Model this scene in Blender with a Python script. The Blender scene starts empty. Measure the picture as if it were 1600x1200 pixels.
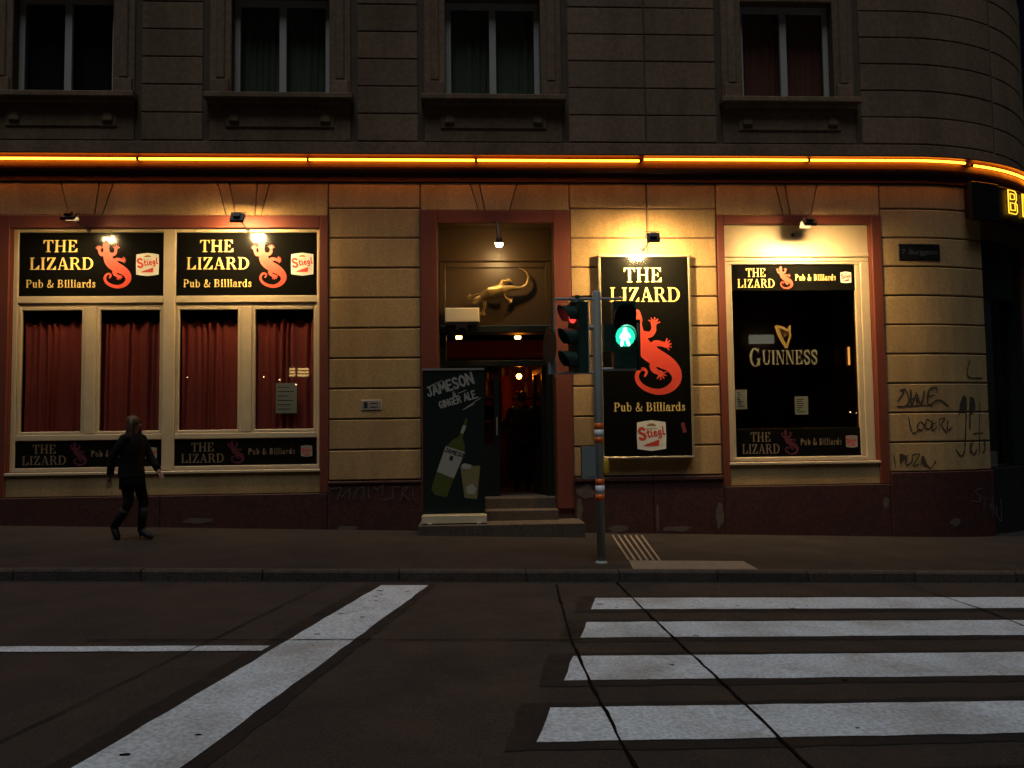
import bpy, bmesh, math, random
from mathutils import Vector, Matrix
from mathutils.geometry import delaunay_2d_cdt
R_ = math.radians
random.seed(7)
scene = bpy.context.scene
COL = scene.collection

# ------------------------------------------------------------------ camera
YAW, PIT, ROL, FPX, CAMH = R_(2.99), R_(3.28), R_(0.73), 1300.0, 1.68
Fv = Vector((math.sin(YAW)*math.cos(PIT), math.cos(YAW)*math.cos(PIT), math.sin(PIT)))
Rv = Vector((math.cos(YAW), -math.sin(YAW), 0)); Uv = Rv.cross(Fv)
R2 = math.cos(ROL)*Rv - math.sin(ROL)*Uv
U2 = math.cos(ROL)*Uv + math.sin(ROL)*Rv
cd = bpy.data.cameras.new('camera'); cam = bpy.data.objects.new('camera', cd); COL.objects.link(cam)
m = Matrix((R2, U2, -Fv)).transposed().to_4x4(); m.translation = (0, 0, CAMH)
cam.matrix_world = m
cd.sensor_fit = 'HORIZONTAL'; cd.sensor_width = 36; cd.lens = 36*FPX/1600
cd.clip_end = 1000; cd.clip_start = 0.05
scene.camera = cam
# ------------------------------------------------------------------ night sky + one weak high light
SUN_EL, SUN_AZ = R_(70), R_(180)
w = bpy.data.worlds.new('World'); scene.world = w; w.use_nodes = True
nt = w.node_tree; bg = nt.nodes['Background']
sky = nt.nodes.new('ShaderNodeTexSky'); sky.sky_type = 'NISHITA'; sky.sun_disc = False
sky.sun_elevation = SUN_EL; sky.sun_rotation = SUN_AZ
nt.links.new(sky.outputs[0], bg.inputs[0]); bg.inputs[1].default_value = 0.0006
sd = bpy.data.lights.new('sun', 'SUN'); sd.energy = 0.74; sd.angle = R_(25); sd.color = (0.84, 0.94, 1.0)
so = bpy.data.objects.new('sun', sd); COL.objects.link(so)
sdir = Vector((0.06, math.cos(SUN_EL), -math.sin(SUN_EL)))
so.rotation_euler = sdir.to_track_quat('-Z', 'Y').to_euler(); so.location = (0, -6, 14)
vs = scene.view_settings; vs.view_transform = 'Standard'; vs.look = 'None'; vs.exposure = 0; vs.gamma = 1
vs.use_curve_mapping = False

# ------------------------------------------------------------------ photo pixel -> place helpers
def ray(x, y): return (x-800)*R2 - (y-600)*U2 + FPX*Fv
def PX(x, y, Y):
    d = ray(x, y); t = Y/d.y
    return d.x*t, CAMH + d.z*t
SL = 0.031                                   # the street falls to the right
KERB = 0.12
def road_z(x): return -SL*x
def pave_z(x): return KERB - SL*x
YF, S0, RC = 13.3, 7.3, 4.0                  # facade plane, start and radius of the rounded corner
def F(s, z, d=0.0):
    if s <= S0: return Vector((s, YF-d, z))
    t = (s-S0)/RC
    return Vector((S0+(RC+d)*math.sin(t), YF+RC-(RC+d)*math.cos(t), z))
def ssub(a, b, step=0.25):
    if b <= S0+1e-6: return [a, b]
    pts = [a]
    if a < S0: pts.append(S0)
    q = pts[-1]; n = max(1, math.ceil((b-q)/step))
    pts += [q+(b-q)*i/n for i in range(1, n+1)]
    return pts

# ------------------------------------------------------------------ materials
MATS = {}
def mat(name, col, rough=0.7, metal=0.0, var=0.0, vscale=3.0, bump=0.0, bscale=60.0, col2=None, streak=False, spec=0.5, coat=0.0, thresh=None, speck=0.0, sscale=90.0, each=0.0):
    if name in MATS: return MATS[name]
    m = bpy.data.materials.new(name); m.use_nodes = True; MATS[name] = m
    n = m.node_tree.nodes; l = m.node_tree.links; b = n['Principled BSDF']
    b.inputs['Base Color'].default_value = (*col, 1); b.inputs['Roughness'].default_value = rough
    b.inputs['Metallic'].default_value = metal; b.inputs['Specular IOR Level'].default_value = spec
    b.inputs['Coat Weight'].default_value = coat
    if var > 0 or bump > 0:
        g = n.new('ShaderNodeNewGeometry')
    if var > 0:
        mp = n.new('ShaderNodeMapping'); l.new(g.outputs['Position'], mp.inputs[0])
        if streak: mp.inputs['Scale'].default_value = (1, 1, .22)
        t = n.new('ShaderNodeTexNoise'); t.inputs['Scale'].default_value = vscale; t.inputs['Detail'].default_value = 7; t.inputs['Roughness'].default_value = .62
        l.new(mp.outputs[0], t.inputs['Vector'])
        r = n.new('ShaderNodeValToRGB')
        c2 = col2 or tuple(c*.55 for c in col)
        lo, hi = thresh or (.5-.5*(1-var)*.5-.18, .62)
        r.color_ramp.elements[0].position = max(0, lo); r.color_ramp.elements[0].color = (*c2, 1)
        r.color_ramp.elements[1].position = hi; r.color_ramp.elements[1].color = (*col, 1)
        l.new(t.outputs['Fac'], r.inputs[0])
        mx = n.new('ShaderNodeMix'); mx.data_type = 'RGBA'; mx.inputs[0].default_value = var
        mx.inputs[6].default_value = (*col, 1); l.new(r.outputs[0], mx.inputs[7]); l.new(mx.outputs[2], b.inputs['Base Color'])
        out = mx.outputs[2]
        def mult(fac, lo_, hi_, f0, f1):                  # scale the colour by a value running lo..hi
            nonlocal out
            mr = n.new('ShaderNodeMapRange'); l.new(fac, mr.inputs[0]); mr.inputs['From Min'].default_value = f0; mr.inputs['From Max'].default_value = f1
            mr.inputs['To Min'].default_value = lo_; mr.inputs['To Max'].default_value = hi_
            vm = n.new('ShaderNodeVectorMath'); vm.operation = 'SCALE'; l.new(out, vm.inputs[0]); l.new(mr.outputs[0], vm.inputs['Scale'])
            out = vm.outputs[0]; l.new(out, b.inputs['Base Color'])
        if speck > 0:
            ts = n.new('ShaderNodeTexNoise'); ts.inputs['Scale'].default_value = sscale; ts.inputs['Detail'].default_value = 3; l.new(g.outputs['Position'], ts.inputs['Vector'])
            mult(ts.outputs['Fac'], 1-speck, 1+speck, .36, .64)
        if each > 0:
            oi = n.new('ShaderNodeObjectInfo'); mult(oi.outputs['Random'], 1-each, 1+each, 0, 1)
        rr = n.new('ShaderNodeMapRange'); l.new(t.outputs['Fac'], rr.inputs[0])
        rr.inputs['From Min'].default_value = .3; rr.inputs['From Max'].default_value = .7
        rr.inputs['To Min'].default_value = min(1, rough*1.2); rr.inputs['To Max'].default_value = rough*.85
        l.new(rr.outputs[0], b.inputs['Roughness'])
    if bump > 0:
        t2 = n.new('ShaderNodeTexNoise'); t2.inputs['Scale'].default_value = bscale; t2.inputs['Detail'].default_value = 6
        l.new(g.outputs['Position'], t2.inputs['Vector'])
        bp = n.new('ShaderNodeBump'); bp.inputs['Strength'].default_value = bump; bp.inputs['Distance'].default_value = .01
        l.new(t2.outputs['Fac'], bp.inputs['Height']); l.new(bp.outputs[0], b.inputs['Normal'])
    return m
def emit(name, col, strength):
    if name in MATS: return MATS[name]
    m = bpy.data.materials.new(name); m.use_nodes = True; MATS[name] = m
    n = m.node_tree.nodes; l = m.node_tree.links; n.remove(n['Principled BSDF'])
    e = n.new('ShaderNodeEmission'); e.inputs[0].default_value = (*col, 1); e.inputs[1].default_value = strength
    l.new(e.outputs[0], n['Material Output'].inputs[0]); return m
def glass(name, tint=(1, 1, 1), rough=0.0, ior=1.5):
    m = bpy.data.materials.new(name); m.use_nodes = True; MATS[name] = m
    n = m.node_tree.nodes; l = m.node_tree.links; n.remove(n['Principled BSDF'])
    t = n.new('ShaderNodeBsdfTransparent'); t.inputs[0].default_value = (*tint, 1)
    g = n.new('ShaderNodeBsdfGlossy'); g.inputs['Roughness'].default_value = rough
    f = n.new('ShaderNodeFresnel')
    ge = n.new('ShaderNodeNewGeometry'); mr = n.new('ShaderNodeMapRange'); mr.inputs['To Min'].default_value = ior; mr.inputs['To Max'].default_value = 1/ior
    l.new(ge.outputs['Backfacing'], mr.inputs[0]); l.new(mr.outputs[0], f.inputs[0])      # same reflectance on both faces of the thin pane
    mx = n.new('ShaderNodeMixShader'); l.new(f.outputs[0], mx.inputs[0]); l.new(t.outputs[0], mx.inputs[1]); l.new(g.outputs[0], mx.inputs[2])
    l.new(mx.outputs[0], n['Material Output'].inputs[0]); return m

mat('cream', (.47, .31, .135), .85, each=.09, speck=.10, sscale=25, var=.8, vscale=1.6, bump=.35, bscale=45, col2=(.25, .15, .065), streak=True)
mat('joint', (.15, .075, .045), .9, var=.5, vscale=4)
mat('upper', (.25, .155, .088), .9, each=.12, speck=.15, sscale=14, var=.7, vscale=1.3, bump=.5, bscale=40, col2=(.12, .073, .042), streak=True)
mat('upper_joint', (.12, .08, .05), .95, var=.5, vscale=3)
mat('red', (.175, .042, .023), .55, var=.4, vscale=3, bump=.15, col2=(.13, .02, .017), streak=True)
mat('plinth', (.06, .016, .012), .7, speck=.25, sscale=18, var=.75, vscale=2.2, bump=.4, bscale=30, col2=(.035, .013, .012))
mat('bare', (.13, .1, .075), .95, var=.6, vscale=7, bump=.6, bscale=40)
mat('cornice', (.055, .012, .010), .5, var=.4, vscale=4, bump=.1)
mat('framepaint', (.62, .51, .34), .45, var=.4, vscale=5, bump=.12, bscale=80, col2=(.42, .33, .2))
mat('upframe', (.5, .47, .43), .5, var=.3, vscale=5)
mat('signblack', (.006, .006, .005), .13, spec=.55, var=.2, vscale=6, bump=.02, bscale=4)
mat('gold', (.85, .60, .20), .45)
mat('gold_shaded', (.17, .12, .075), .5)  # darker copy of gold: weak light on the lower signs put into the colour
mat('geckored', (.78, .075, .045), .45)
mat('badge', (.86, .84, .76), .4)
mat('badge_red', (.7, .06, .035), .5)
mat('brown_print', (.35, .2, .06), .5)
mat('blackmetal', (.012, .012, .012), .45, metal=.3)
mat('bronze', (.42, .27, .09), .38, metal=.65, bump=.5, bscale=55, var=.5, vscale=9, col2=(.2, .12, .04))
mat('doorbrown', (.075, .045, .02), .38, var=.4, vscale=3, streak=True, bump=.1)
mat('doordark', (.012, .016, .014), .35)
mat('polepaint', (.42, .44, .41), .45, var=.3, vscale=8)
mat('signalgreen', (.012, .045, .032), .5)
mat('bandorange', (.9, .16, .02), .35)
mat('bandwhite', (.9, .9, .9), .3)
mat('greybox', (.23, .25, .25), .5, var=.3)
mat('yellowbox', (.62, .36, .03), .45)
mat('asphalt', (.040, .029, .022), .8, speck=.45, sscale=70, var=.6, vscale=1.4, bump=.55, bscale=70, col2=(.027, .0195, .015))
mat('asphaltdark', (.013, .010, .008), .8, var=.3, speck=.4, sscale=70, bump=.4, bscale=70)
mat('pavement', (.026, .018, .0135), .85, speck=.45, sscale=45, var=.65, vscale=1.1, bump=.45, bscale=60, col2=(.015, .0105, .008))
mat('kerbstone', (.075, .055, .042), .85, each=.2, speck=.4, sscale=60, var=.6, vscale=5, bump=.5, bscale=40)
mat('tar', (.006, .005, .004), .95, spec=.1)
mat('paintwhite', (.72, .77, .82), .65, var=.75, vscale=1.1, bump=.3, bscale=60, col2=(.40, .37, .35), thresh=(.34, .54), speck=.22, sscale=38)
mat('tactile', (.42, .33, .23), .8, var=.5, vscale=9, bump=.2)
mat('step', (.11, .08, .055), .85, speck=.3, sscale=40, var=.6, vscale=4, bump=.4)
mat('curtain', (.42, .065, .055), .85, var=.25, vscale=12)
mat('darkroom', (.03, .018, .014), .8)
mat('roomred', (.20, .025, .03), .8)
mat('wood', (.09, .045, .02), .45, var=.5, vscale=5, streak=True)
mat('beige', (.80, .66, .42), .5)
mat('alu', (.55, .53, .5), .35, metal=.6)
mat('bannerblack', (.011, .020, .017), .35)
mat('chalk', (.42, .40, .35), .6)
mat('bottlegreen', (.10, .12, .02), .3)
mat('label', (.46, .43, .34), .6)
mat('whisky', (.28, .22, .09), .4)
mat('paper', (.55, .53, .46), .8)
mat('ink', (.02, .02, .02), .7)
mat('spray', (.055, .036, .022), .9)
mat('sprayred', (.10, .075, .07), .7)
mat('skin', (.30, .17, .12), .6)
mat('jacket', (.005, .005, .005), .9, spec=.2)
mat('skirt', (.004, .004, .004), .9, spec=.2)
mat('tights', (.012, .009, .008), .9, spec=.2)
mat('boot', (.006, .006, .006), .7)
mat('hair', (.075, .04, .02), .55, var=.5, vscale=30)
mat('hairdark', (.01, .008, .007), .5)
mat('shirt', (.07, .055, .05), .7)
mat('navy', (.012, .016, .022), .8)
mat('curtain_pink', (.45, .17, .13), .9)
mat('curtain_grey', (.26, .28, .2), .9)
mat('plate', (.007, .008, .011), .4)
glass('glass', (.86, .88, .86)); glass('upglass', (.8, .82, .8)); glass('ambglass', (1, .55, .18), .1)
emit('neon', (1, .26, .012), 17.0)
emit('neonyellow', (1, .50, .03), 2.4)
emit('flood', (1, .66, .27), 1800)
emit('floodmid', (1, .66, .27), 1000)
emit('floodlow', (1, .66, .27), 450)
emit('bulb', (1, .64, .25), 400)
emit('greenman', (.3, 1, .62), 22)
emit('greenhalo', (.02, .85, .45), 1.5)  # halo round the walking figure, put into the disc as a glow
emit('redlens', (1, .06, .05), 1.3)
emit('pendant', (1, .42, .07), 110)
emit('downlight', (1, .55, .17), 14)
emit('litwindow', (1, .62, .22), 9)
emit('streetdot', (1, .68, .32), 45)
emit('greendot', (.05, 1, .5), 14)
emit('shopsign', (1, .95, .7), 1.7)

# ------------------------------------------------------------------ object helpers
ORG = {}
def root(name, loc, label, cat, group=None):
    o = bpy.data.objects.new(name, None); COL.objects.link(o); o.location = loc
    o.empty_display_size = .1
    o['label'] = label; o['category'] = cat
    if group: o['group'] = group
    ORG[o.name] = Vector(loc); return o
def finish(name, me, material, parent=None, label=None, cat=None, group=None, kind=None, smooth=False):
    o = bpy.data.objects.new(name, me); COL.objects.link(o)
    for mm in (material if isinstance(material, (list, tuple)) else [material]):
        me.materials.append(MATS[mm] if isinstance(mm, str) else mm)
    if parent is not None:
        org = ORG[parent.name]; o.parent = parent
    else:
        vs_ = [v.co for v in me.vertices]
        if kind == 'structure' or not vs_: org = Vector((0, 0, 0))
        else: org = Vector(((min(v.x for v in vs_)+max(v.x for v in vs_))/2, (min(v.y for v in vs_)+max(v.y for v in vs_))/2, min(v.z for v in vs_)))
        o.location = org
    ORG[o.name] = org
    me.transform(Matrix.Translation(-org))
    if label: o['label'] = label
    if cat: o['category'] = cat
    if group: o['group'] = group
    if kind: o['kind'] = kind
    if smooth:
        for p in me.polygons: p.use_smooth = True
    return o
class MB:
    def __init__(s): s.v = []; s.f = []
    def add(s, vs, fs):
        k = len(s.v); s.v += [Vector(v) for v in vs]; s.f += [tuple(i+k for i in f) for f in fs]; return s
    def box(s, x0, x1, y0, y1, z0, z1):
        return s.add([(x0,y0,z0),(x1,y0,z0),(x1,y1,z0),(x0,y1,z0),(x0,y0,z1),(x1,y0,z1),(x1,y1,z1),(x0,y1,z1)],
              [(0,3,2,1),(4,5,6,7),(0,1,5,4),(1,2,6,5),(2,3,7,6),(3,0,4,7)])
    def mbox(s, mtx, a, b):
        k = len(s.v); s.box(a[0], b[0], a[1], b[1], a[2], b[2])
        for i in range(k, len(s.v)): s.v[i] = mtx @ s.v[i]
        return s
    def fbox(s, a, b, z0, z1, d0, d1, ch=0.0):
        """box on the facade between arc lengths a,b; d outwards; ch chamfers the front edges"""
        S = ssub(a, b); n = len(S); rings = []
        def ring(i, sv):
            if ch:
                e = ch if i in (0, n-1) else 0
                se = sv + (e if i == 0 else -e)
                return [F(sv, z0, d0), F(sv, z0, d1-ch), F(se, z0+ch, d1), F(se, z1-ch, d1), F(sv, z1, d1-ch), F(sv, z1, d0)]
            return [F(sv, z0, d0), F(sv, z0, d1), F(sv, z1, d1), F(sv, z1, d0)]
        vs_ = []; fs = []; c = 6 if ch else 4
        for i, sv in enumerate(S): vs_ += ring(i, sv)
        for i in range(n-1):
            for j in range(c):
                q = (j+1) % c
                fs.append((i*c+j, (i+1)*c+j, (i+1)*c+q, i*c+q))
        if ch:
            fs += [tuple([0, 1, 4, 5][::-1][k] for k in range(4))[::-1], (1, 2, 3, 4)]
            o = (n-1)*c; fs += [(o+5, o+4, o+1, o), (o+4, o+3, o+2, o+1)]
        else:
            fs += [tuple(range(c)), tuple((n-1)*c+j for j in range(c))[::-1]]
        return s.add(vs_, fs)
    def fprism(s, poly, d0, d1, ch=.0):
        """polygon (s,z) counter-clockwise seen from the street, extruded outwards"""
        n = len(poly); cx = sum(p[0] for p in poly)/n; cz = sum(p[1] for p in poly)/n
        vs_ = [F(p[0], p[1], d0) for p in poly] + [F(p[0], p[1], d1-ch) for p in poly]
        vs_ += [F(p[0]+(ch if p[0] < cx else -ch), p[1]+(ch if p[1] < cz else -ch), d1) for p in poly]
        fs = []
        for k in (0, n):
            for j in range(n):
                q = (j+1) % n; fs.append((k+j, k+q, k+n+q, k+n+j))
        fs.append(tuple(range(2*n, 3*n)))
        return s.add(vs_, fs)
    def tube(s, pts, rad, n=8, caps=True):
        pts = [Vector(p) for p in pts]; k = len(pts)
        rad = rad if isinstance(rad, (list, tuple)) else [rad]*k
        vs_ = []; prev = None
        for i, p in enumerate(pts):
            t = (pts[min(i+1, k-1)]-pts[max(i-1, 0)]).normalized()
            if prev is None:
                a = Vector((0, 0, 1)) if abs(t.z) < .9 else Vector((1, 0, 0)); u = t.cross(a).normalized()
            else: u = (prev-t*prev.dot(t)).normalized()
            prev = u; v = t.cross(u)
            r = rad[i]; ra, rb = r if isinstance(r, tuple) else (r, r)
            vs_ += [p+u*ra*math.cos(6.28319*j/n)+v*rb*math.sin(6.28319*j/n) for j in range(n)]
        fs = [(i*n+j, i*n+(j+1) % n, (i+1)*n+(j+1) % n, (i+1)*n+j) for i in range(k-1) for j in range(n)]
        if caps: fs += [tuple(range(n))[::-1], tuple((k-1)*n+j for j in range(n))]
        return s.add(vs_, fs)
    def lathe(s, c, prof, n=16, mtx=None):
        c = Vector(c); vs_ = []
        for r, z in prof:
            for j in range(n):
                p = Vector((r*math.cos(6.28319*j/n), r*math.sin(6.28319*j/n), z))
                vs_.append(c+(mtx @ p if mtx else p))
        k = len(prof)
        fs = [(i*n+j, i*n+(j+1) % n, (i+1)*n+(j+1) % n, (i+1)*n+j) for i in range(k-1) for j in range(n)]
        fs += [tuple(range(n))[::-1], tuple((k-1)*n+j for j in range(n))]
        return s.add(vs_, fs)
    def ball(s, c, r, n=12, m=8, sc=(1, 1, 1)):
        prof = [(max(1e-4, r*math.sin(math.pi*i/m)), -r*math.cos(math.pi*i/m)) for i in range(m+1)]
        k = len(s.v); s.lathe((0, 0, 0), prof, n)
        for i in range(k, len(s.v)):
            v = s.v[i]; s.v[i] = Vector((v.x*sc[0]+c[0], v.y*sc[1]+c[1], v.z*sc[2]+c[2]))
        return s
    def build(s, name, material, parent=None, fix=True, **kw):
        me = bpy.data.meshes.new(name); me.from_pydata([tuple(v) for v in s.v], [], s.f); me.update()
        if fix:
            b = bmesh.new(); b.from_mesh(me); bmesh.ops.recalc_face_normals(b, faces=b.faces); b.to_mesh(me); b.free()
        return finish(name, me, material, parent, **kw)

# ------------------------------------------------------------------ flat shapes: union of polygons, and lettering
def ccw(p):
    a = sum(p[i][0]*p[(i+1) % len(p)][1]-p[(i+1) % len(p)][0]*p[i][1] for i in range(len(p)))
    return p if a > 0 else p[::-1]
def union(polys):
    vs_ = []; fs = []
    for p in polys:
        p = ccw(p); k = len(vs_); vs_ += [Vector((float(a), float(b))) for a, b in p]; fs.append(list(range(k, k+len(p))))
    r = delaunay_2d_cdt(vs_, [], fs, 1, 1e-5)
    return r[0], [f for f, o in zip(r[2], r[5]) if len(o)]
def flat(name, polys, fn, material, parent, **kw):
    """polys in 2-D, fn maps (u,v) to a world point; the normal faces the street"""
    v, f = union(polys)
    me = bpy.data.meshes.new(name); me.from_pydata([tuple(fn(p[0], p[1])) for p in v], [], [tuple(q) for q in f]); me.update()
    return finish(name, me, material, parent, **kw)
def arc(cx, cy, rx, ry, a0, a1, wx, wy, n=12):
    o = [(cx+rx*math.cos(R_(a0+(a1-a0)*i/n)), cy+ry*math.sin(R_(a0+(a1-a0)*i/n))) for i in range(n+1)]
    q = [(cx+(rx-wx)*math.cos(R_(a0+(a1-a0)*i/n)), cy+(ry-wy)*math.sin(R_(a0+(a1-a0)*i/n))) for i in range(n+1)]
    return o+q[::-1]
def ringp(cx, cy, rx, ry, wx, wy): return [arc(cx, cy, rx, ry, 0, 180, wx, wy), arc(cx, cy, rx, ry, 180, 360, wx, wy)]
def rc(x0, y0, x1, y1): return [(x0, y0), (x1, y0), (x1, y1), (x0, y1)]
def stroke(pts, w):
    """a line of the given width(s) as quads with joint discs"""
    k = len(pts); w = w if isinstance(w, (list, tuple)) else [w]*k; out = []
    for i in range(k-1):
        (x0, y0), (x1, y1) = pts[i], pts[i+1]; L = math.hypot(x1-x0, y1-y0) or 1e-6
        nx, ny = -(y1-y0)/L/2, (x1-x0)/L/2
        out.append([(x0+nx*w[i], y0+ny*w[i]), (x1+nx*w[i+1], y1+ny*w[i+1]), (x1-nx*w[i+1], y1-ny*w[i+1]), (x0-nx*w[i], y0-ny*w[i])])
    for i in range(k):
        x, y = pts[i]; r = w[i]/2
        out.append([(x+r*math.cos(R_(45*j+11)), y+r*math.sin(R_(45*j+11))) for j in range(8)])
    return out
def smooth_line(pts, n=5):
    out = []; k = len(pts)
    for i in range(k-1):
        p0, p1, p2, p3 = pts[max(i-1, 0)], pts[i], pts[i+1], pts[min(i+2, k-1)]
        for j in range(n):
            t = j/n
            out.append(tuple(.5*(2*b+(c-a)*t+(2*a-5*b+4*c-d)*t*t+(3*b-a-3*c+d)*t**3) for a, b, c, d in zip(p0, p1, p2, p3)))
    return out+[tuple(pts[-1])]
def stem(x, y0, y1): return rc(x, y0, x+.22, y1)
def foot(x0, x1): return rc(x0, 0, x1, .06)
def head(x0, x1): return rc(x0, .94, x1, 1)
SERIF = {
 'T': (1.0, [rc(0,.93,.95,1), stem(.365,0,1), foot(.24,.71), [(0,.7),(.05,.7),(.22,.95),(0,1)], [(.95,.7),(.9,.7),(.73,.95),(.95,1)]]),
 'H': (1.18, [stem(.1,0,1), stem(.78,0,1), foot(0,.42), head(0,.42), foot(.68,1.1), head(.68,1.1), rc(.3,.46,.8,.54)]),
 'E': (1.0, [stem(.1,0,1), head(0,.85), foot(0,.9), rc(.3,.47,.62,.54), [(.55,.95),(.85,.95),(.85,.7),(.8,.7)], [(.55,.05),(.9,.05),(.9,.32),(.85,.32)], rc(.56,.36,.62,.65)]),
 'L': (.97, [stem(.1,0,1), head(0,.45), foot(0,.9), [(.5,.05),(.9,.05),(.9,.36),(.85,.36)]]),
 'I': (.5, [stem(.1,0,1), head(0,.42), foot(0,.42)]),
 'Z': (.96, [rc(.05,.93,.85,1), rc(0,0,.88,.07), [(0,.05),(.28,.05),(.85,.95),(.57,.95)], [(.05,.95),(.05,.68),(.1,.68),(.32,.95)], [(.56,.05),(.83,.32),(.88,.32),(.88,.05)]]),
 'A': (1.08, [[(.42,1),(.58,1),(.98,.04),(.7,.04)], [(.42,1),(.52,1),(.19,.04),(.1,.04)], rc(.24,.29,.78,.36), foot(0,.32), foot(.6,1.06)]),
 'R': (1.1, [stem(.1,0,1), arc(.5,.735,.36,.265,-90,90,.2,.07), rc(.3,.93,.5,1), rc(.3,.47,.5,.54), [(.44,.5),(.64,.5),(1.02,.04),(.76,.04)], foot(0,.42), foot(.72,1.08), head(0,.3)]),
 'D': (1.12, [stem(.1,0,1), arc(.45,.5,.6,.5,-90,90,.23,.07,16), rc(0,0,.46,.07), rc(0,.93,.46,1)]),
 'P': (.92, [stem(.1,0,1), arc(.48,.71,.38,.29,-90,90,.2,.07), rc(0,.93,.5,1), rc(.3,.42,.5,.49), foot(0,.42)]),
 'B': (1.0, [stem(.1,0,1), arc(.46,.75,.36,.25,-90,90,.2,.07), arc(.48,.27,.42,.27,-90,90,.22,.07), rc(0,.93,.48,1), rc(.3,.47,.5,.54), rc(0,0,.5,.07)]),
 'G': (1.12, [arc(.52,.5,.52,.52,45,330,.23,.08,20), rc(.78,.05,1.0,.45), rc(.66,.39,1.08,.45), rc(.84,.7,.9,1.0)]),
 'U': (1.1, [rc(.1,.3,.32,1), rc(.82,.3,.9,1), arc(.5,.32,.4,.34,180,360,.2,.1), head(0,.42), head(.7,1.02)]),
 'N': (1.15, [rc(.12,0,.2,1), rc(.86,0,.94,1), [(.06,1),(.34,1),(.94,0),(.8,0)], head(0,.3), foot(0,.34), head(.72,1.06)]),
 'S': (.86, stroke(smooth_line([(.72,.74),(.66,.9),(.42,.95),(.18,.86),(.16,.68),(.4,.53),(.62,.4),(.68,.22),(.5,.06),(.24,.06),(.08,.28)]), .17)),
 'u': (.82, [rc(.1,.2,.3,.68), arc(.34,.22,.24,.24,180,330,.18,.14), rc(.5,0,.7,.68), rc(0,.62,.2,.68), rc(.42,.62,.6,.68), rc(.6,0,.8,.06)]),
 'b': (.82, [rc(.1,0,.3,1)]+ringp(.44,.34,.34,.36,.17,.08)+[rc(0,.94,.2,1)]),
 'd': (.82, [rc(.48,0,.68,1)]+ringp(.34,.34,.34,.36,.17,.08)+[rc(.38,.94,.58,1), rc(.6,0,.78,.06)]),
 'i': (.42, [rc(.1,0,.3,.66), rc(0,.6,.2,.68), rc(0,0,.4,.06), [(.2+.13*math.cos(R_(45*j)),.87+.12*math.sin(R_(45*j))) for j in range(8)]]),
 'l': (.42, [rc(.1,0,.3,1), rc(0,.94,.2,1), rc(0,0,.4,.06)]),
 'a': (.76, ringp(.28,.21,.27,.23,.15,.08)+[rc(.43,.0,.62,.52), arc(.33,.46,.29,.24,0,165,.17,.09), rc(.55,0,.74,.07)]),
 'r': (.62, [rc(.1,0,.3,.66), rc(0,.6,.2,.68), rc(0,0,.42,.06), arc(.46,.42,.2,.28,40,150,.1,.12), [(.48+.11*math.cos(R_(45*j)),.57+.11*math.sin(R_(45*j))) for j in range(8)]]),
 's': (.6, stroke(smooth_line([(.48,.5),(.38,.62),(.2,.62),(.12,.5),(.26,.38),(.42,.27),(.46,.15),(.32,.05),(.16,.06),(.06,.2)]), .12)),
 '&': (1.16, stroke(smooth_line([(1.0,.52),(.84,.2),(.56,.05),(.24,.06),(.14,.26),(.3,.48),(.56,.66),(.58,.86),(.42,.93),(.3,.8),(.42,.5),(.7,.2),(.98,.05)]), .14)),
 ' ': (.4, []), '.': (.35, [rc(.08,0,.25,.17)]),
}
SANS = {  # single-stroke capitals, drawn with a brush width
 'J': (.62, [[(.2,1),(.6,1)],[(.45,1),(.45,.2),(.3,0),(.08,.05),(.0,.25)]]), 'A': (.78, [[(0,0),(.35,1),(.7,0)],[(.12,.32),(.58,.32)]]),
 'M': (.95, [[(0,0),(.1,1),(.43,.35),(.76,1),(.86,0)]]), 'E': (.62, [[(.52,1),(0,1),(0,0),(.54,0)],[(0,.52),(.44,.52)]]),
 'S': (.64, [[(.52,.85),(.38,1),(.15,1),(.02,.8),(.12,.58),(.42,.44),(.54,.22),(.4,0),(.15,0),(0,.16)]]),
 'O': (.76, [[(.33,1),(.08,.8),(0,.5),(.08,.2),(.33,0),(.58,.2),(.66,.5),(.58,.8),(.33,1)]]), 'N': (.76, [[(0,0),(0,1),(.62,0),(.62,1)]]),
 'G': (.76, [[(.62,.82),(.4,1),(.12,.86),(0,.5),(.12,.14),(.4,0),(.62,.16),(.62,.45),(.38,.45)]]), 'I': (.2, [[(.05,0),(.05,1)]]),
 'R': (.68, [[(0,0),(0,1),(.38,1),(.54,.84),(.52,.62),(.36,.5),(0,.5)],[(.3,.5),(.58,0)]]), 'L': (.58, [[(0,1),(0,0),(.5,0)]]),
 '.': (.25, [[(.05,0),(.06,.03)]]), ' ': (.4, []), '&': (.7, [[(.6,0),(.15,.75),(.25,.95),(.4,.8),(.05,.3),(.15,.02),(.4,.05),(.6,.4)]]),
 'V': (.7, [[(0,1),(.3,0),(.6,1)]]), 'T': (.6, [[(0,1),(.6,1)],[(.3,1),(.3,0)]]), 'U': (.65, [[(0,1),(0,.2),(.2,0),(.4,.05),(.55,.25),(.55,1)]]),
 's': (.5, []), 't': (.42, [[(.2,.95),(.14,.15),(.25,0),(.38,.1)],[(0,.62),(.4,.66)]]), 'i': (.28, [[(.1,.6),(.08,.1),(.2,0)],[(.12,.82),(.13,.85)]]),
 'e': (.5, [[(.05,.32),(.35,.4),(.34,.58),(.18,.62),(.04,.4),(.08,.1),(.25,0),(.42,.12)]]),
 'g': (.5, [[(.36,.55),(.18,.62),(.03,.4),(.1,.1),(.3,.1),(.36,.55),(.32,-.2),(.15,-.35),(.0,-.25)]]), 'l': (.3, [[(.14,1.05),(.06,.15),(.16,0),(.26,.08)]]),
}
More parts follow.
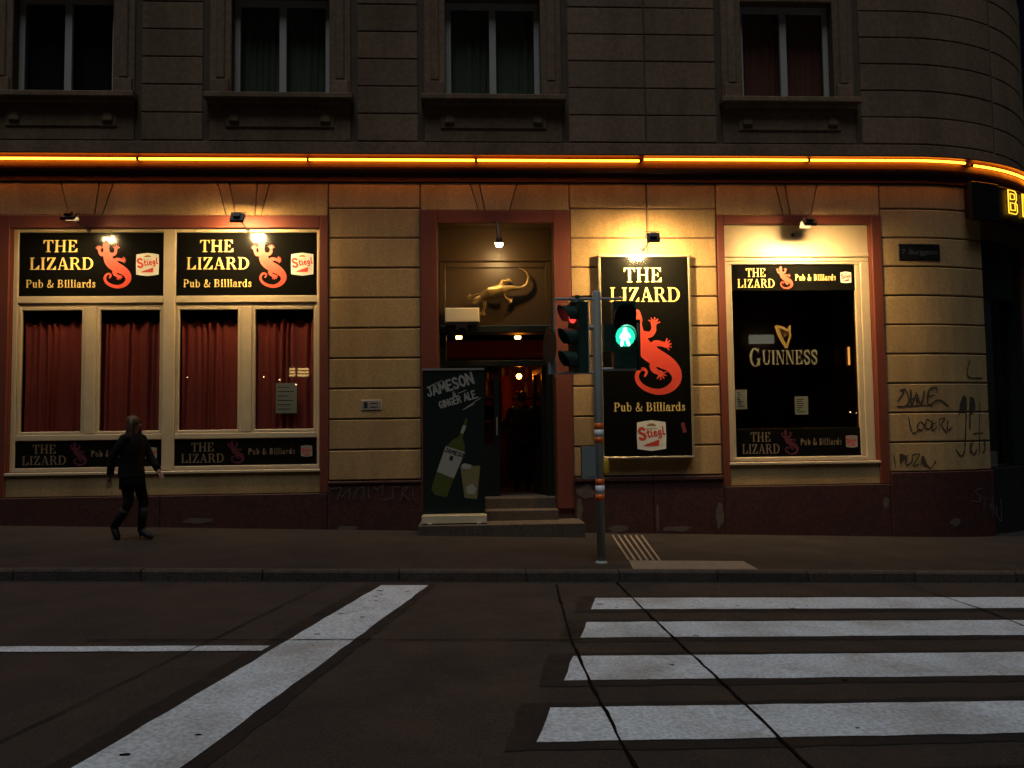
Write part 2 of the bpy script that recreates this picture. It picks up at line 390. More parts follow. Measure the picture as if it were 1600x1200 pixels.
def serif(text, h, x=0, y=0, center=False, track=.06, sx=1.0, W=None):
    if W: sx = W/(sum(SERIF[c][0]+track for c in text)*h)
    W = sum(SERIF[c][0]+track for c in text)*h*sx
    if center: x -= W/2
    out = []
    for c in text:
        a, ps = SERIF[c]
        out += [[(x+p*h*sx, y+q*h) for p, q in poly] for poly in ps]; x += (a+track)*h*sx
    return out
def sans(text, h, x=0, y=0, wd=.16, rot=0, slant=0, center=False, track=.14, grow=0, jit=0, sx=1.0):
    W = sum((SANS[c][0]+track) for c in text)*h*sx
    px_ = -W/2 if center else 0; out = []; ca, sa = math.cos(rot), math.sin(rot)
    for i, c in enumerate(text):
        hh = h*(1+grow*i/max(1, len(text)-1)); a, ls = SANS[c]; dy = random.uniform(-jit, jit)*h
        for l_ in ls:
            pts = [(px_+(p+slant*q)*hh*sx, q*hh+dy) for p, q in l_]
            out += stroke([(x+p*ca-q*sa, y+p*sa+q*ca) for p, q in pts], wd*hh)
        px_ += (a+track)*hh*sx
    return out
def tr(polys, k, dx, dy): return [[(a*k+dx, b*k+dy) for a, b in p] for p in polys]
# the lizard emblem, drawn in its own units (about 320 wide, 450 high), origin at its middle
def gecko():
    out = []
    body = [(955,328),(952,365),(955,405),(962,455),(985,515),(1030,560),(1085,592),(1135,622),(1166,668),(1160,715),(1120,752),(1065,766),(1005,752),(962,722),(946,682),(960,648),(986,640),(1000,658),(990,678)]
    wd = [34,62,54,72,92,96,88,74,60,48,40,33,29,26,24,21,18,15,12]
    bl = smooth_line([(a, b, c) for (a, b), c in zip(body, wd)], 4)
    out += stroke([(a, b) for a, b, _ in bl], [max(6, c) for _, _, c in bl])
    def limb(pts, w0, w1, ang, fan=130, L=34):
        k = len(pts); o = stroke(pts, [w0+(w1-w0)*i/(k-1) for i in range(k)]); x, y = pts[-1]
        o.append([(x+17*math.cos(R_(45*j)), y+17*math.sin(R_(45*j))) for j in range(8)])
        for i in range(5):
            a = R_(ang-fan/2+fan*i/4); o += stroke([(x, y), (x+L*math.cos(a), y+L*math.sin(a))], [11, 7])
        return o
    out += limb(smooth_line([(950,432),(915,452),(896,432),(888,398)]), 40, 22, -95)
    out += limb(smooth_line([(985,450),(1022,452),(1044,430),(1046,392)]), 40, 22, -80)
    out += limb(smooth_line([(1030,545),(1046,505),(1072,500),(1108,508)]), 46, 24, -10)
    out += limb(smooth_line([(1050,590),(1036,625),(1048,650),(1076,664)]), 46, 24, 55)
    return [[((a-1030)/450, -(b-550)/450) for a, b in p] for p in out]
GECKO = gecko()
def badge_parts():
    W, H, r = .5, .5, .1
    sh = [(-W+.03*0, -H+.04), (-.25, -H), (0, -H-.03), (.25, -H), (W, -H+.04), (W+.015, 0), (W, H-.04), (.25, H), (0, H+.03), (-.25, H), (-W, H-.04), (-W-.015, 0)]
    red = sans('S', .38, -.40, -.14, .24, rot=.16)+sans('tiegl', .26, -.14, -.06, .2, rot=.16, track=.1)
    red += [[(-.3,-.36),(.25,-.36),(.27,-.18)], [(-.3,-.36),(.27,-.18),(.25,-.14),(-.2,-.3)]]
    br = [rc(-.16,.34,.16,.38), rc(-.1,.38,.1,.42), rc(-.22,.24,.22,.255)]
    return sh, red, br


# ------------------------------------------------------------------ ground: road, pavement, kerb, markings
def sheet(name, pts, dz, material, zf=road_z, nx=1, **kw):
    me = bpy.data.meshes.new(name); me.from_pydata([(x, y, zf(x)+dz) for x, y in pts], [], [tuple(range(len(pts)))]); me.update()
    return finish(name, me, material, **kw)
KY = lambda x: 9.49+.045*x
sheet('road', [(-150, -150), (150, -150), (150, 150), (-150, 150)], -.001, 'asphalt', kind='structure')
mb = MB()
XS = [-40, 40]
pt = [(-40, KY(-40)+.14), (40, KY(40)+.14), (40, 40), (-40, 40)]
mb.add([(x, y, pave_z(x)) for x, y in pt]+[(x, y, pave_z(x)-.3) for x, y in pt], [(0,1,2,3),(0,4,5,1),(1,5,6,2),(2,6,7,3),(3,7,4,0)])
pav = mb.build('pavement', 'pavement', kind='structure')
x = -14.0
while x < 16:                                        # granite kerb stones
    L = random.uniform(1.0, 1.5); a, b = x+.006, x+L-.006
    q = MB(); e = .02; dz = random.uniform(-.004, .004)
    prof = [(0, -.2), (0, -.02), (.02, .004), (.133, .004), (.133, -.2)]
    vs_ = [(xx, KY(xx)+p, pave_z(xx)+z+dz) for xx in (a, b) for p, z in prof]; n = 5
    q.add(vs_, [(j, j+n, (j+1) % n+n, (j+1) % n) for j in range(n)]+[tuple(range(n)), tuple(range(n, 2*n))[::-1]])
    q.build('kerb_stone', 'kerbstone', pav); x += L
# painted markings, each with the darker patch of blacked-out older paint round it
def jag(pts, amp=.012, step=.18):
    out = []
    for i in range(len(pts)):
        (x0, y0), (x1, y1) = pts[i], pts[(i+1) % len(pts)]; L = math.hypot(x1-x0, y1-y0); n = max(1, int(L/step))
        for j in range(n):
            t = j/n; k = amp if j else 0
            out.append((x0+(x1-x0)*t+random.uniform(-k, k), y0+(y1-y0)*t+random.uniform(-k, k)))
    return out
road_mark_patch = []
def marking(pts, name, label, group=None, border=None, cat='road marking'):
    if border: sheet('old_paint_patch', jag(border, .02), .003, 'asphaltdark', kind='structure')
    return sheet(name, jag(pts, .008), .007, 'paintwhite', label=label, cat=cat, group=group)
sl = .05
for i, (xl, yt, yb, lab) in enumerate([(1.28, 8.60, 8.04, 'white zebra crossing stripe closest to the kerb'), (1.03, 7.50, 6.93, 'white zebra crossing stripe second from the kerb'),
                       (.77, 6.36, 5.74, 'white zebra crossing stripe third from the kerb, with a greyed worn middle'), (.48, 5.18, 4.61, 'white zebra crossing stripe fourth from the kerb'), (.22, 4.08, 3.5, 'white zebra crossing stripe fifth from the kerb, out in the road')]):
    xr = 10.5; k = .23
    P = [(xl-(yt-yb)*k, yb), (xr, yb+sl*(xr-xl)), (xr, yt+sl*(xr-xl)), (xl, yt)]
    g = .14; B = [(P[0][0]-g*1.3, P[0][1]-g*.9), (xr+.1, P[1][1]-g), (xr+.1, P[2][1]+g*.6), (P[3][0]-g*1.2, P[3][1]+g*.6)]
    marking(P, 'zebra_stripe', lab, 'stripes of the zebra crossing', B)
def stopx(y, side): return (-.97 if side == 0 else -.465)+(y-9.2)*(.2 if side == 0 else .197)
P = [(stopx(1.5, 0), 1.5), (stopx(1.5, 1), 1.5), (stopx(9.22, 1), 9.22), (stopx(9.2, 0), 9.2)]
marking(P, 'stop_line', 'wide white stop line running slantwise out from the kerb', None, [(P[0][0]-.16, 1.4), (P[1][0]+.14, 1.4), (P[2][0]+.1, 9.3), (P[3][0]-.16, 9.28)], 'stop line')
marking([(-12, 6.09), (-1.58, 6.47), (-1.55, 6.62), (-12, 6.25)], 'lane_line', 'thin white lane line meeting the wide stop line', cat='lane line')
def crack(pts, w, name='tar_joint'):
    pl = []; pp = []
    for i in range(len(pts)-1):
        (x0, y0), (x1, y1) = pts[i], pts[i+1]; n = max(2, int(math.hypot(x1-x0, y1-y0)/.12))
        pp += [(x0+(x1-x0)*j/n+random.gauss(0, .003), y0+(y1-y0)*j/n+random.gauss(0, .003)) for j in range(n)]
    pp.append(pts[-1])
    v, f = union(stroke(pp, [w*random.uniform(.6, 1.5) for _ in pp]))
    me = bpy.data.meshes.new(name); me.from_pydata([(p[0], p[1], road_z(p[0])+.011) for p in v], [], [tuple(q) for q in f]); me.update()
    finish(name, me, 'tar', kind='structure')
crack([(1.66, 9.5), (1.66, 8.2), (1.68, 7), (1.71, 5.5), (1.73, 3)], .019)
crack([(.95, 9.3), (.82, 7), (.80, 5.6), (.84, 3)], .019)
crack([(5.05, 9.6), (5.1, 8.2), (5.0, 7.0), (5.1, 3)], .014)
crack([(-3.0, 6.75), (-1.2, 6.80), (.9, 6.86)], .014)
crack([(-1.55, 9.3), (-2.1, 6.5), (-2.6, 4)], .008)
# dark spots and small patches trodden into the paint
for i in range(26):
    X, Y = random.uniform(-2.4, 6), random.uniform(4.2, 9); r = random.uniform(.008, .022)
    if i < 14:
        Y = random.choice([8.3, 7.2, 6.05, 4.9])+random.uniform(-.2, .2)+.05*(X-1); X = abs(X)+1
    else:
        t = random.uniform(.1, .9); Y = random.uniform(4.4, 9); X = stopx(Y, 0)*(1-t)+stopx(Y, 1)*t
    sheet('tar_spot', [(X+r*random.uniform(.6, 1.5)*math.cos(R_(40*j))*1.6, Y+r*random.uniform(.6, 1.3)*math.sin(R_(40*j))) for j in range(9)], .0095, 'tar', kind='structure')
# tactile guide paving
t = root('tactile_strip', (2.2, 11.6, pave_z(2.2)), 'ribbed tan tactile guide strip leading from the pole to the wall', 'tactile paving')
for i in range(6):
    a, b = (2.21+i*.092, 12.95), (1.98+i*.078, 10.42); q = MB(); hw = .016
    pts = [(b[0]-hw, b[1]), (b[0]+hw, b[1]), (a[0]+hw, a[1]), (a[0]-hw, a[1])]
    q.add([(x, y, pave_z(x)-.01) for x, y in pts]+[(x+(.004 if j in (0, 3) else -.004), y, pave_z(x)+.008) for j, (x, y) in enumerate(pts)], [(4,5,6,7),(0,1,5,4),(1,2,6,5),(2,3,7,6),(3,0,4,7)])
    q.build('rib', 'tactile', t)
t = root('tactile_field', (2.7, 10.0, pave_z(2.7)), 'flat tan tactile warning field lying along the kerb by the crossing', 'tactile paving')
q = MB(); pts = [(1.90, 9.74), (3.40, 9.80), (3.43, 10.40), (1.97, 10.36)]
q.add([(x, y, pave_z(x)-.01) for x, y in pts]+[(x, y, pave_z(x)+.003) for x, y in pts], [(4,5,6,7),(0,1,5,4),(1,2,6,5),(2,3,7,6),(3,0,4,7)]); q.build('slab', 'tactile', t)
for i in range(9):
    f0 = (i+.5)/9; a = (1.92+.06*f0, 9.74+.62*f0); b = (3.39+.03*f0, 9.80+.6*f0); q = MB(); hw = .013
    pts = [(a[0], a[1]-hw), (b[0], b[1]-hw), (b[0], b[1]+hw), (a[0], a[1]+hw)]
    q.add([(x, y, pave_z(x)) for x, y in pts]+[(x, y, pave_z(x)+.009) for x, y in pts], [(4,5,6,7),(0,1,5,4),(1,2,6,5),(2,3,7,6),(3,0,4,7)]); q.build('rib', 'tactile', t)

# ------------------------------------------------------------------ the pub building
BLD = root('pub_building', (0.5, YF, pave_z(.5)), 'old corner house of cream blocks with dark red trim and a pub below', 'building')
LW = (-7.15, -2.35, 1.14, 4.97); DR = (-.48, 1.40, -.4, 5.06); RW = (4.20, 6.67, 1.14, 5.04); CD = (8.74, 10.5, -.6, 4.9)
UPC = [-6.40, -2.98, .45, 5.36]; UW = .78; UZ0, UZ1 = 7.12, 8.80
def core(name, ops, s0, s1, z0, z1, material, depth):
    S = sorted({s0, s1, *[o[0] for o in ops], *[o[1] for o in ops], *[S0+.25*i for i in range(0, 30) if s0 < S0+.25*i < s1]})
    Z = sorted({z0, z1, *[o[2] for o in ops], *[o[3] for o in ops]})
    q = MB()
    for i in range(len(S)-1):
        for j in range(len(Z)-1):
            cs, cz = (S[i]+S[i+1])/2, (Z[j]+Z[j+1])/2
            if any(o[0] < cs < o[1] and o[2] < cz < o[3] for o in ops): continue
            q.add([F(S[i], Z[j]), F(S[i+1], Z[j]), F(S[i+1], Z[j+1]), F(S[i], Z[j+1])], [(0, 1, 2, 3)])
    for o, dp in zip(ops, depth):
        pts = [(o[0], o[2]), (o[1], o[2]), (o[1], o[3]), (o[0], o[3])]
        for k in range(4):
            a, b = pts[k], pts[(k+1) % 4]
            sub = ssub(a[0], b[0]) if a[0] < b[0] else (ssub(b[0], a[0])[::-1] if a[0] > b[0] else [a[0], a[0]])
            for u in range(len(sub)-1):
                za = a[1]+(b[1]-a[1])*u/(len(sub)-1); zb = a[1]+(b[1]-a[1])*(u+1)/(len(sub)-1)
                q.add([F(sub[u], za), F(sub[u], za, -dp), F(sub[u+1], zb, -dp), F(sub[u+1], zb)], [(0, 1, 2, 3)])
    return q.build(name, material, BLD, fix=False)
core('wall', [LW, DR, RW, CD], -16, S0+RC*1.57, -1.2, 5.95, 'joint', [.35, .55, .35, .6])
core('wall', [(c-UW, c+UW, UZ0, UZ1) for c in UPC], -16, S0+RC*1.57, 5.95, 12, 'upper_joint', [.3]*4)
def block(a, b, z0, z1, d=.03, material='cream', g=.012, name='block', ch=.012):
    MB().fbox(a+g, b-g, z0+g, z1-g, 0, d+random.uniform(-.002, .002), ch).build(name, material, BLD)
CZ = [5.29-.483*k for k in range(10)]
# piers of the ground floor
def pier(a, b, z_low, splits=(), top=5.72):
    zz = [top]+CZ
    for k in range(len(zz)-1):
        hi, lo = zz[k], zz[k+1]
        if lo < z_low-.05: lo = z_low
        if hi-lo < .05: continue
        xs = [a, *splits, b] if k in (0, 1, 2) else [a, b]
        for i in range(len(xs)-1): block(xs[i], xs[i+1], lo, hi)
        if lo == z_low: break
pier(-2.22, -.75, .943); pier(1.66, 4.08, .943, (2.93,)); pier(6.83, CD[0], .943); pier(-9.2, -7.36, .943); pier(CD[1], S0+RC*1.55, .943)
# lintels over the openings with slanting voussoir joints
def lintel(a, b, z0, z1, cuts):
    xs = [(a, a)]+cuts+[(b, b)]
    for i in range(len(xs)-1):
        (lb, lt), (rb, rt) = xs[i], xs[i+1]; g = .008
        MB().fprism([(lb+g, z0+g), (rb-g, z0+g), (rt-g, z1-g), (lt+g, z1-g)], 0, .03, .01).build('voussoir', 'cream', BLD)
lintel(-7.36, -2.22, 5.17, 5.72, [(-6.27,-6.40),(-5.87,-5.80),(-5.75,-5.58),(-3.83,-3.97),(-3.68,-3.78),(-3.37,-3.34),(-3.28,-3.14)])
lintel(-.75, 1.66, 5.25, 5.72, [(.19,.05),(.29,.20),(.69,.82)])
lintel(4.08, 6.83, 5.18, 5.72, [(5.20,5.08),(5.32,5.24),(5.67,5.79)])
# painted surrounds
def surround(name, o, a, b, top, zb, d=.05):
    q = MB(); q.fbox(a, o[0], zb, top, 0, d, .008); q.fbox(o[1], b, zb, top, 0, d, .008); q.fbox(o[0]+.002, o[1]-.002, o[3], top-.002, 0, d-.003, .008); q.build(name, 'red', BLD)
surround('window_surround', LW, -7.36, -2.22, 5.17, .76); surround('door_surround', DR, -.75, 1.66, 5.25, .45); surround('window_surround', RW, 4.08, 6.83, 5.18, .76)
for o, sx in ((LW, 0), (RW, 0)):                      # red painted reveals
    for a, b in ((o[0], o[0]+.012), (o[1]-.012, o[1])): MB().fbox(a, b, o[2], o[3], -.34, 0).build('reveal', 'red', BLD)
for a, b, z_ in ((DR[0], DR[0]+.014, .2), (DR[1]-.014, DR[1], .2), (DR[0]+.014, DR[1]-.014, DR[3]-.014)): MB().fbox(a, b, z_, DR[3], -.5, 0).build('reveal', 'doorbrown', BLD)
# aprons under the shop windows, then the dark red plinth in lengths
MB().fbox(LW[0], LW[1], .765, 1.09, 0, .02, .006).build('apron', 'cream', BLD)
MB().fbox(RW[0], RW[1], .765, 1.09, 0, .02, .006).build('apron', 'cream', BLD)
def plinth(a, b, top, d=.06): MB().fbox(a, b, -1.0, top, 0, d, .01).build('plinth', 'plinth', BLD)
for a, b in ((-12, -9.2), (-9.195, -7.36), (-7.355, -4.8), (-4.795, -2.222)): plinth(a, b, .755, .055)
plinth(-2.217, -.752, .93); plinth(1.662, 2.93, .93); plinth(2.935, 4.078, .93); plinth(4.083, 6.83, .755, .055); plinth(6.835, CD[0], .94); plinth(CD[1], S0+RC*1.5, .94)
MB().fbox(2.94, 4.07, .87, .935, .06, .085, .01).build('plinth_cap', 'plinth', BLD)
MB().fbox(1.67, 2.93, .87, .935, .06, .085, .01).build('plinth_cap', 'plinth', BLD)
MB().fbox(-2.21, -.76, .89, .935, .06, .08, .01).build('plinth_cap', 'plinth', BLD)
# patches of plaster fallen off the plinth
def patch(cx, cz, rx, rz, d=.062):
    n = 14; p = [(cx+rx*random.uniform(.6, 1.1)*math.cos(6.283*i/n), cz+rz*random.uniform(.6, 1.1)*math.sin(6.283*i/n)) for i in range(n)]
    flat('bare_patch', [p], lambda u, v: F(u, v, d), 'bare', BLD)
patch(1.85, .70, .16, .13, .0635); patch(1.74, .42, .06, .2, .0635); patch(2.35, .12, .2, .07, .0635); patch(2.99, .28, .03, .22, .0635); patch(3.3, .1, .28, .05, .0635); patch(4.0, .3, .07, .24, .0635); patch(6.74, .46, .06, .1, .058); patch(-4.2, .36, .25, .05, .058); patch(-1.9, .2, .2, .05, .0635); patch(7.9, .12, .1, .08, .0635)
# cornice carrying the neon
prof = [(0, 5.72), (.05, 5.72), (.05, 5.86), (.085, 5.875), (.12, 5.90), (.13, 5.93), (.13, 6.09), (.24, 6.10), (.24, 6.12), (0, 6.17)]  # thin top ledge added to keep the neon light off the wall above
S = [-16]+ssub(-16, S0+RC*1.57)[1:]; n = len(prof); q = MB()
q.add([F(s_, z, d) for s_ in S for d, z in prof], [(i*n+j, (i+1)*n+j, (i+1)*n+(j+1) % n, i*n+(j+1) % n) for i in range(len(S)-1) for j in range(n)])
q.build('cornice', 'cornice', BLD)
# upper storey
UJ = [6.39+.455*k for k in range(13)]
def upier(a, b, splits=()):
    xs = [a, *splits, b]
    for i in range(len(xs)-1):
        for k in range(len(UJ)-1):
            if UJ[k] > 9.4: break
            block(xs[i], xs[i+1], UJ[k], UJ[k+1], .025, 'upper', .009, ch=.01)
upier(-9.0, -7.62); upier(-5.18, -4.2); upier(-1.76, -.77); upier(1.67, 4.14, (2.95,)); upier(6.58, 9.2); upier(9.25, 11.4)
MB().fbox(-16, S0+RC*1.57, 6.175, 6.375, 0, .03, .008).build('string_course', 'upper', BLD)
for i, c in enumerate(UPC):
    for sg in (-1, 1):                                # moulded jambs
        a, b = (c-1.12, c-UW-.0) if sg < 0 else (c+UW, c+1.12)
        MB().fbox(a, b, UZ0+.02, 9.6, 0, .03, .01).build('jamb', 'upper', BLD)
        a2, b2 = (c-1.02, c-.88) if sg < 0 else (c+.88, c+1.02)
        MB().fbox(a2, b2, UZ0+.28, 9.6, .03, .06, .015).build('jamb_moulding', 'upper', BLD)
        MB().fbox(c+sg*.95-.14, c+sg*.95+.14, UZ0+.02, UZ0+.26, .03, .07, .01).build('jamb_block', 'upper', BLD)
        q = MB(); cx = c+sg*.72; q.fbox(cx-.08, cx+.08, 6.68, 6.76, .05, .085, .012); q.fbox(cx-.06, cx+.06, 6.76, 6.82, .05, .07, .006); q.build('sill_bracket', 'upper', BLD)
    MB().fbox(c-UW, c+UW, UZ1, 9.6, 0, .03, .01).build('lintel', 'upper', BLD)
    q = MB(); q.fbox(c-1.17, c+1.17, 7.03, 7.12, 0, .20, .012); q.fbox(c-1.12, c+1.12, 6.97, 7.03, 0, .13, .012); q.build('sill', 'upper', BLD)
    MB().fbox(c-1.12, c+1.12, 6.39, 6.97, 0, .028, .008).build('apron', 'upper', BLD)
    MB().fbox(c-.86, c+.86, 6.60, 6.93, .028, .05, .01).build('apron_panel', 'upper', BLD)
    wn = MB(); dp = -.16
    wn.fbox(c-UW+.003, c-UW+.09, UZ0, UZ1, dp-.06, dp); wn.fbox(c+UW-.09, c+UW-.003, UZ0, UZ1, dp-.06, dp); wn.fbox(c-.055, c+.055, UZ0, UZ1-.1, dp-.06, dp+.015)
    wn.fbox(c-UW+.09, c+UW-.09, UZ1-.1, UZ1, dp-.06, dp); wn.fbox(c-UW+.09, c-.055, UZ0, UZ0+.08, dp-.06, dp-.004); wn.fbox(c+.055, c+UW-.09, UZ0, UZ0+.08, dp-.06, dp-.004)
    wo = wn.build('window', 'upframe', BLD)
    for a, b in ((c-UW+.09, c-.055), (c+.055, c+UW-.09)):
        MB().fbox(a, b, UZ0+.08, UZ1-.1, dp-.035, dp-.028).build('pane', 'upglass', wo)
    q = MB(); q.fbox(c-UW-.1, c+UW+.1, UZ0-.1, UZ1+.3, -1.6, -1.55); q.build('room_back', 'darkroom', BLD)
def drape(name, a, b, z0, ztop, y, material, parent=None, pleats=9, amp=.035, sag=0.0, gap=0.0, **kw):
    n = pleats*8; m_ = 10; vs_ = []; ph = [random.uniform(-.5, .5) for _ in range(pleats+1)]
    am = [random.uniform(.6, 1.3) for _ in range(pleats+1)]
    for j in range(m_+1):
        v = j/m_
        for i in range(n+1):
            u = i/n; k = min(pleats, int(u*pleats)); t_ = (u*pleats+.30*math.sin(u*8+ph[0]*9)+.16*math.sin(u*19+ph[1]*9))*6.283
            zt = ztop-sag*abs(math.sin(u*pleats*.5*3.1416))**.8*(1 if sag else 0)
            x = a+(b-a)*u+.012*math.sin(v*3+u*17)
            vs_.append((x, y+amp*(.75+.45*math.sin(u*11+ph[-1]*7))*math.sin(t_)*(.7+.3*v), z0+(zt-z0)*(1-v)))
    fs = [(j*(n+1)+i, j*(n+1)+i+1, (j+1)*(n+1)+i+1, (j+1)*(n+1)+i) for j in range(m_) for i in range(n)]
    me = bpy.data.meshes.new(name); me.from_pydata(vs_, [], fs); me.update()
    return finish(name, me, material, parent, smooth=True, **kw)
ul = ['dark heavy drape behind the window above the left shop sign', 'dull green drape behind the window above the right-hand shop sign', 'dull green drape behind the window above the pub door', 'faded reddish drape behind the window above the beer window']
for i, c in enumerate(UPC):
    drape('upstairs_curtain', c-.74, c+.74, UZ0, UZ1-.05, YF+.34, ['darkroom', 'curtain_grey', 'curtain_grey', 'curtain_pink'][i], None, 12, .03, label=ul[i], cat='curtain', group='upstairs curtains')

# ---- left shop window with two bays
dF = -.05
wn = MB(); zb, zt = LW[2], LW[3]
wn.fbox(LW[0]+.014, -7.06, zb, zt, dF-.1, dF, .008); wn.fbox(-2.41, LW[1]-.014, zb, zt, dF-.1, dF, .008); wn.fbox(-4.82, -4.63, zb, zt, dF-.1, dF+.01, .01)
BAYS = [(-7.06, -4.82), (-4.63, -2.41)]
for a, b in BAYS:
    wn.fbox(a, b, 4.92, zt, dF-.1, dF-.003, .006); wn.fbox(a, b, 3.79, 3.90, dF-.1, dF-.003, .008); wn.fbox(a, b, 3.735, 3.788, dF-.1, dF-.03, .006)
    wn.fbox(a, b, 1.63, 1.72, dF-.1, dF-.003, .008); wn.fbox(a, b, zb, 1.205, dF-.1, dF-.003, .006)
lw = wn.build('shop_window', 'framepaint', BLD)
MB().fbox(LW[0]-.02, LW[1]+.02, 1.09, 1.138, -.12, .05, .01).build('sill', 'framepaint', lw)
for a, b in BAYS:
    mid = (a+b)/2
    MB().fbox(mid-.085, mid+.085, 1.725, 3.73, dF-.09, dF-.004, .012).build('mullion', 'framepaint', lw)
    for c0, c1 in ((a+.004, mid-.087), (mid+.087, b-.004)):
        q = MB(); t_ = .052; q.fbox(c0, c0+t_, 1.723, 3.732, dF-.085, dF-.02, .008); q.fbox(c1-t_, c1, 1.723, 3.732, dF-.085, dF-.02, .008)
        q.fbox(c0+t_, c1-t_, 3.68, 3.731, dF-.085, dF-.022, .008); q.fbox(c0+t_, c1-t_, 1.724, 1.77, dF-.085, dF-.022, .008); q.build('sash', 'framepaint', lw)
        MB().fbox(c0+t_, c1-t_, 1.77, 3.68, dF-.06, dF-.054).build('pane', 'glass', lw)
i = 0
cl = ['dark red pleated curtain behind the pane at the outer end of the left bay', 'dark red pleated curtain behind the pane beside the walking person', 'dark red pleated curtain behind the plain pane of the bay close to the door', 'dark red pleated curtain behind the pane with a pale notice']
for a, b in BAYS:
    mid = (a+b)/2
    for c0, c1 in ((a, mid), (mid, b)):
        drape('curtain', c0+.06, c1-.06, 1.5, 3.56, YF+.205, 'curtain', None, 8, .045, sag=.09, label=cl[i], cat='curtain', group='red curtains in the left shop window'); i += 1
# ---- signs
BSH, BRED, BBR = badge_parts()
def badge(rt, k, cx, cy, fn, m_='badge'):
    flat('beer_badge', tr([BSH], k, cx, cy), lambda u, v: fn(u, v, .003), m_, rt)
    flat('badge_lettering', tr(BRED, k, cx, cy), lambda u, v: fn(u, v, .005), 'badge_red', rt)
    flat('badge_crest', tr(BBR, k, cx, cy), lambda u, v: fn(u, v, .005), 'brown_print', rt)
def signboard(name, a, b, z0, z1, d, label, group=None, thick=.03, cat='sign'):
    rt = root(name, F((a+b)/2, z0, d), label, cat, group)
    MB().fbox(a, b, z0, z1, d-thick, d, .004).build('board', 'signblack', rt)
    return rt, (lambda u, v, e=.003: F(a+u, z0+v, d+e))
for k, (a, b) in enumerate(BAYS):
    a += .004; b -= .004
    rt, fn = signboard('fascia_sign', a, b, 3.905, 4.915, dF-.02, ['black pub sign panel on the outer bay, under the dim floodlight', 'black pub sign panel under the bright floodlight of the bay close to the door'][k], 'pub sign panels above the red curtains')
    flat('lettering', serif('THE', .195, .64, .70, True, W=.55), fn, 'gold', rt)
    flat('lettering', serif('LIZARD', .195, .66, .42, True, W=1.0), fn, 'gold', rt)
    flat('lettering', serif('Pub & Billiards', .125, .65, .135, True, W=1.08), fn, 'gold', rt)
    flat('lizard_emblem', tr(GECKO, .74, 1.46, .50), fn, 'geckored', rt)
    badge(rt, .35, 1.98, .50, fn)
    q = MB()
    for u in (.28, .9, 1.4, 1.95): q.fbox(a+u, a+u+.012, 4.935, 4.947, dF-.004, dF+.004)
    q.build('screw', 'blackmetal', rt)
def strip(rt, fn, W, H, m1, m2, mg='geckored', k=1.0):
    flat('lettering', serif('THE', H*.34, W*.20, H*.53, True, W=W*.165), fn, m1, rt)
    flat('lettering', serif('LIZARD', H*.34, W*.20, H*.11, True, W=W*.305), fn, m1, rt)
    flat('lizard_emblem', tr(GECKO, H*.86, W*.43, H*.5), fn, mg, rt)
    flat('lettering', serif('Pub & Billiards', H*.24, W*.682, H*.39, True, W=W*.335), fn, m2, rt)
    badge(rt, H*.42, W*.928, H*.5, fn, 'badge' if m1 == 'gold' else 'badge_shaded')
mat('geckoshaded', (.09, .016, .03), .5)  # emblem red darkened to carry the weak light on the lower signs
mat('badge_shaded', (.34, .32, .28), .5)  # badge darkened the same way, shade in the colour
for k, (a, b) in enumerate(BAYS):
    a += .004; b -= .004
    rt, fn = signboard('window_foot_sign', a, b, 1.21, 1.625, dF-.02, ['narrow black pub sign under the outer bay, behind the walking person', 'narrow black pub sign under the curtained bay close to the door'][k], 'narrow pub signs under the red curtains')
    strip(rt, fn, b-a, .415, 'gold_shaded', 'gold_shaded', 'geckoshaded')
# ---- right shop window
wn = MB(); zb, zt = RW[2], RW[3]
wn.fbox(RW[0]+.014, 4.30, zb, 4.42, dF-.1, dF, .012); wn.fbox(6.50, RW[1]-.014, zb, 4.42, dF-.1, dF, .012)
wn.fbox(4.30, 6.50, zb, 1.215, dF-.1, dF-.003, .01); wn.fbox(4.30, 6.50, 4.385, 4.42, dF-.1, dF-.003, .006)
rw = wn.build('shop_window', 'framepaint', BLD)
q = MB(); q.fbox(RW[0]+.014, RW[1]-.014, 4.57, zt-.002, dF-.1, dF-.02, .004); q.fbox(RW[0]+.014, RW[1]-.014, 4.50, 4.565, dF-.1, dF+.01, .012); q.fbox(RW[0]+.014, RW[1]-.014, 4.425, 4.498, dF-.1, dF-.01, .012); q.build('head_panel', 'framepaint', rw)
MB().fbox(RW[0]-.02, RW[1]+.02, 1.09, 1.138, -.12, .055, .01).build('sill', 'framepaint', rw)
MB().fbox(4.302, 6.498, 1.216, 4.384, dF-.075, dF-.068).build('pane', 'glass', rw)
for a, b in ((6.42, 6.497), (4.303, 4.34)): MB().fbox(a, b, 1.217, 4.383, dF-.066, dF-.012, .008).build('glazing_bead', 'framepaint', rw)
rt, fn = signboard('window_head_sign', 4.342, 6.418, 3.95, 4.38, dF-.03, 'narrow black pub sign across the top of the beer window', None, .02)
strip(rt, fn, 2.076, .43, 'gold', 'gold')
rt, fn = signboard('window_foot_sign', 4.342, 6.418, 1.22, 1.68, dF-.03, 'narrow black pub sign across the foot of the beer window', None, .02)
strip(rt, fn, 2.076, .46, 'gold_shaded', 'gold_shaded', 'geckoshaded')
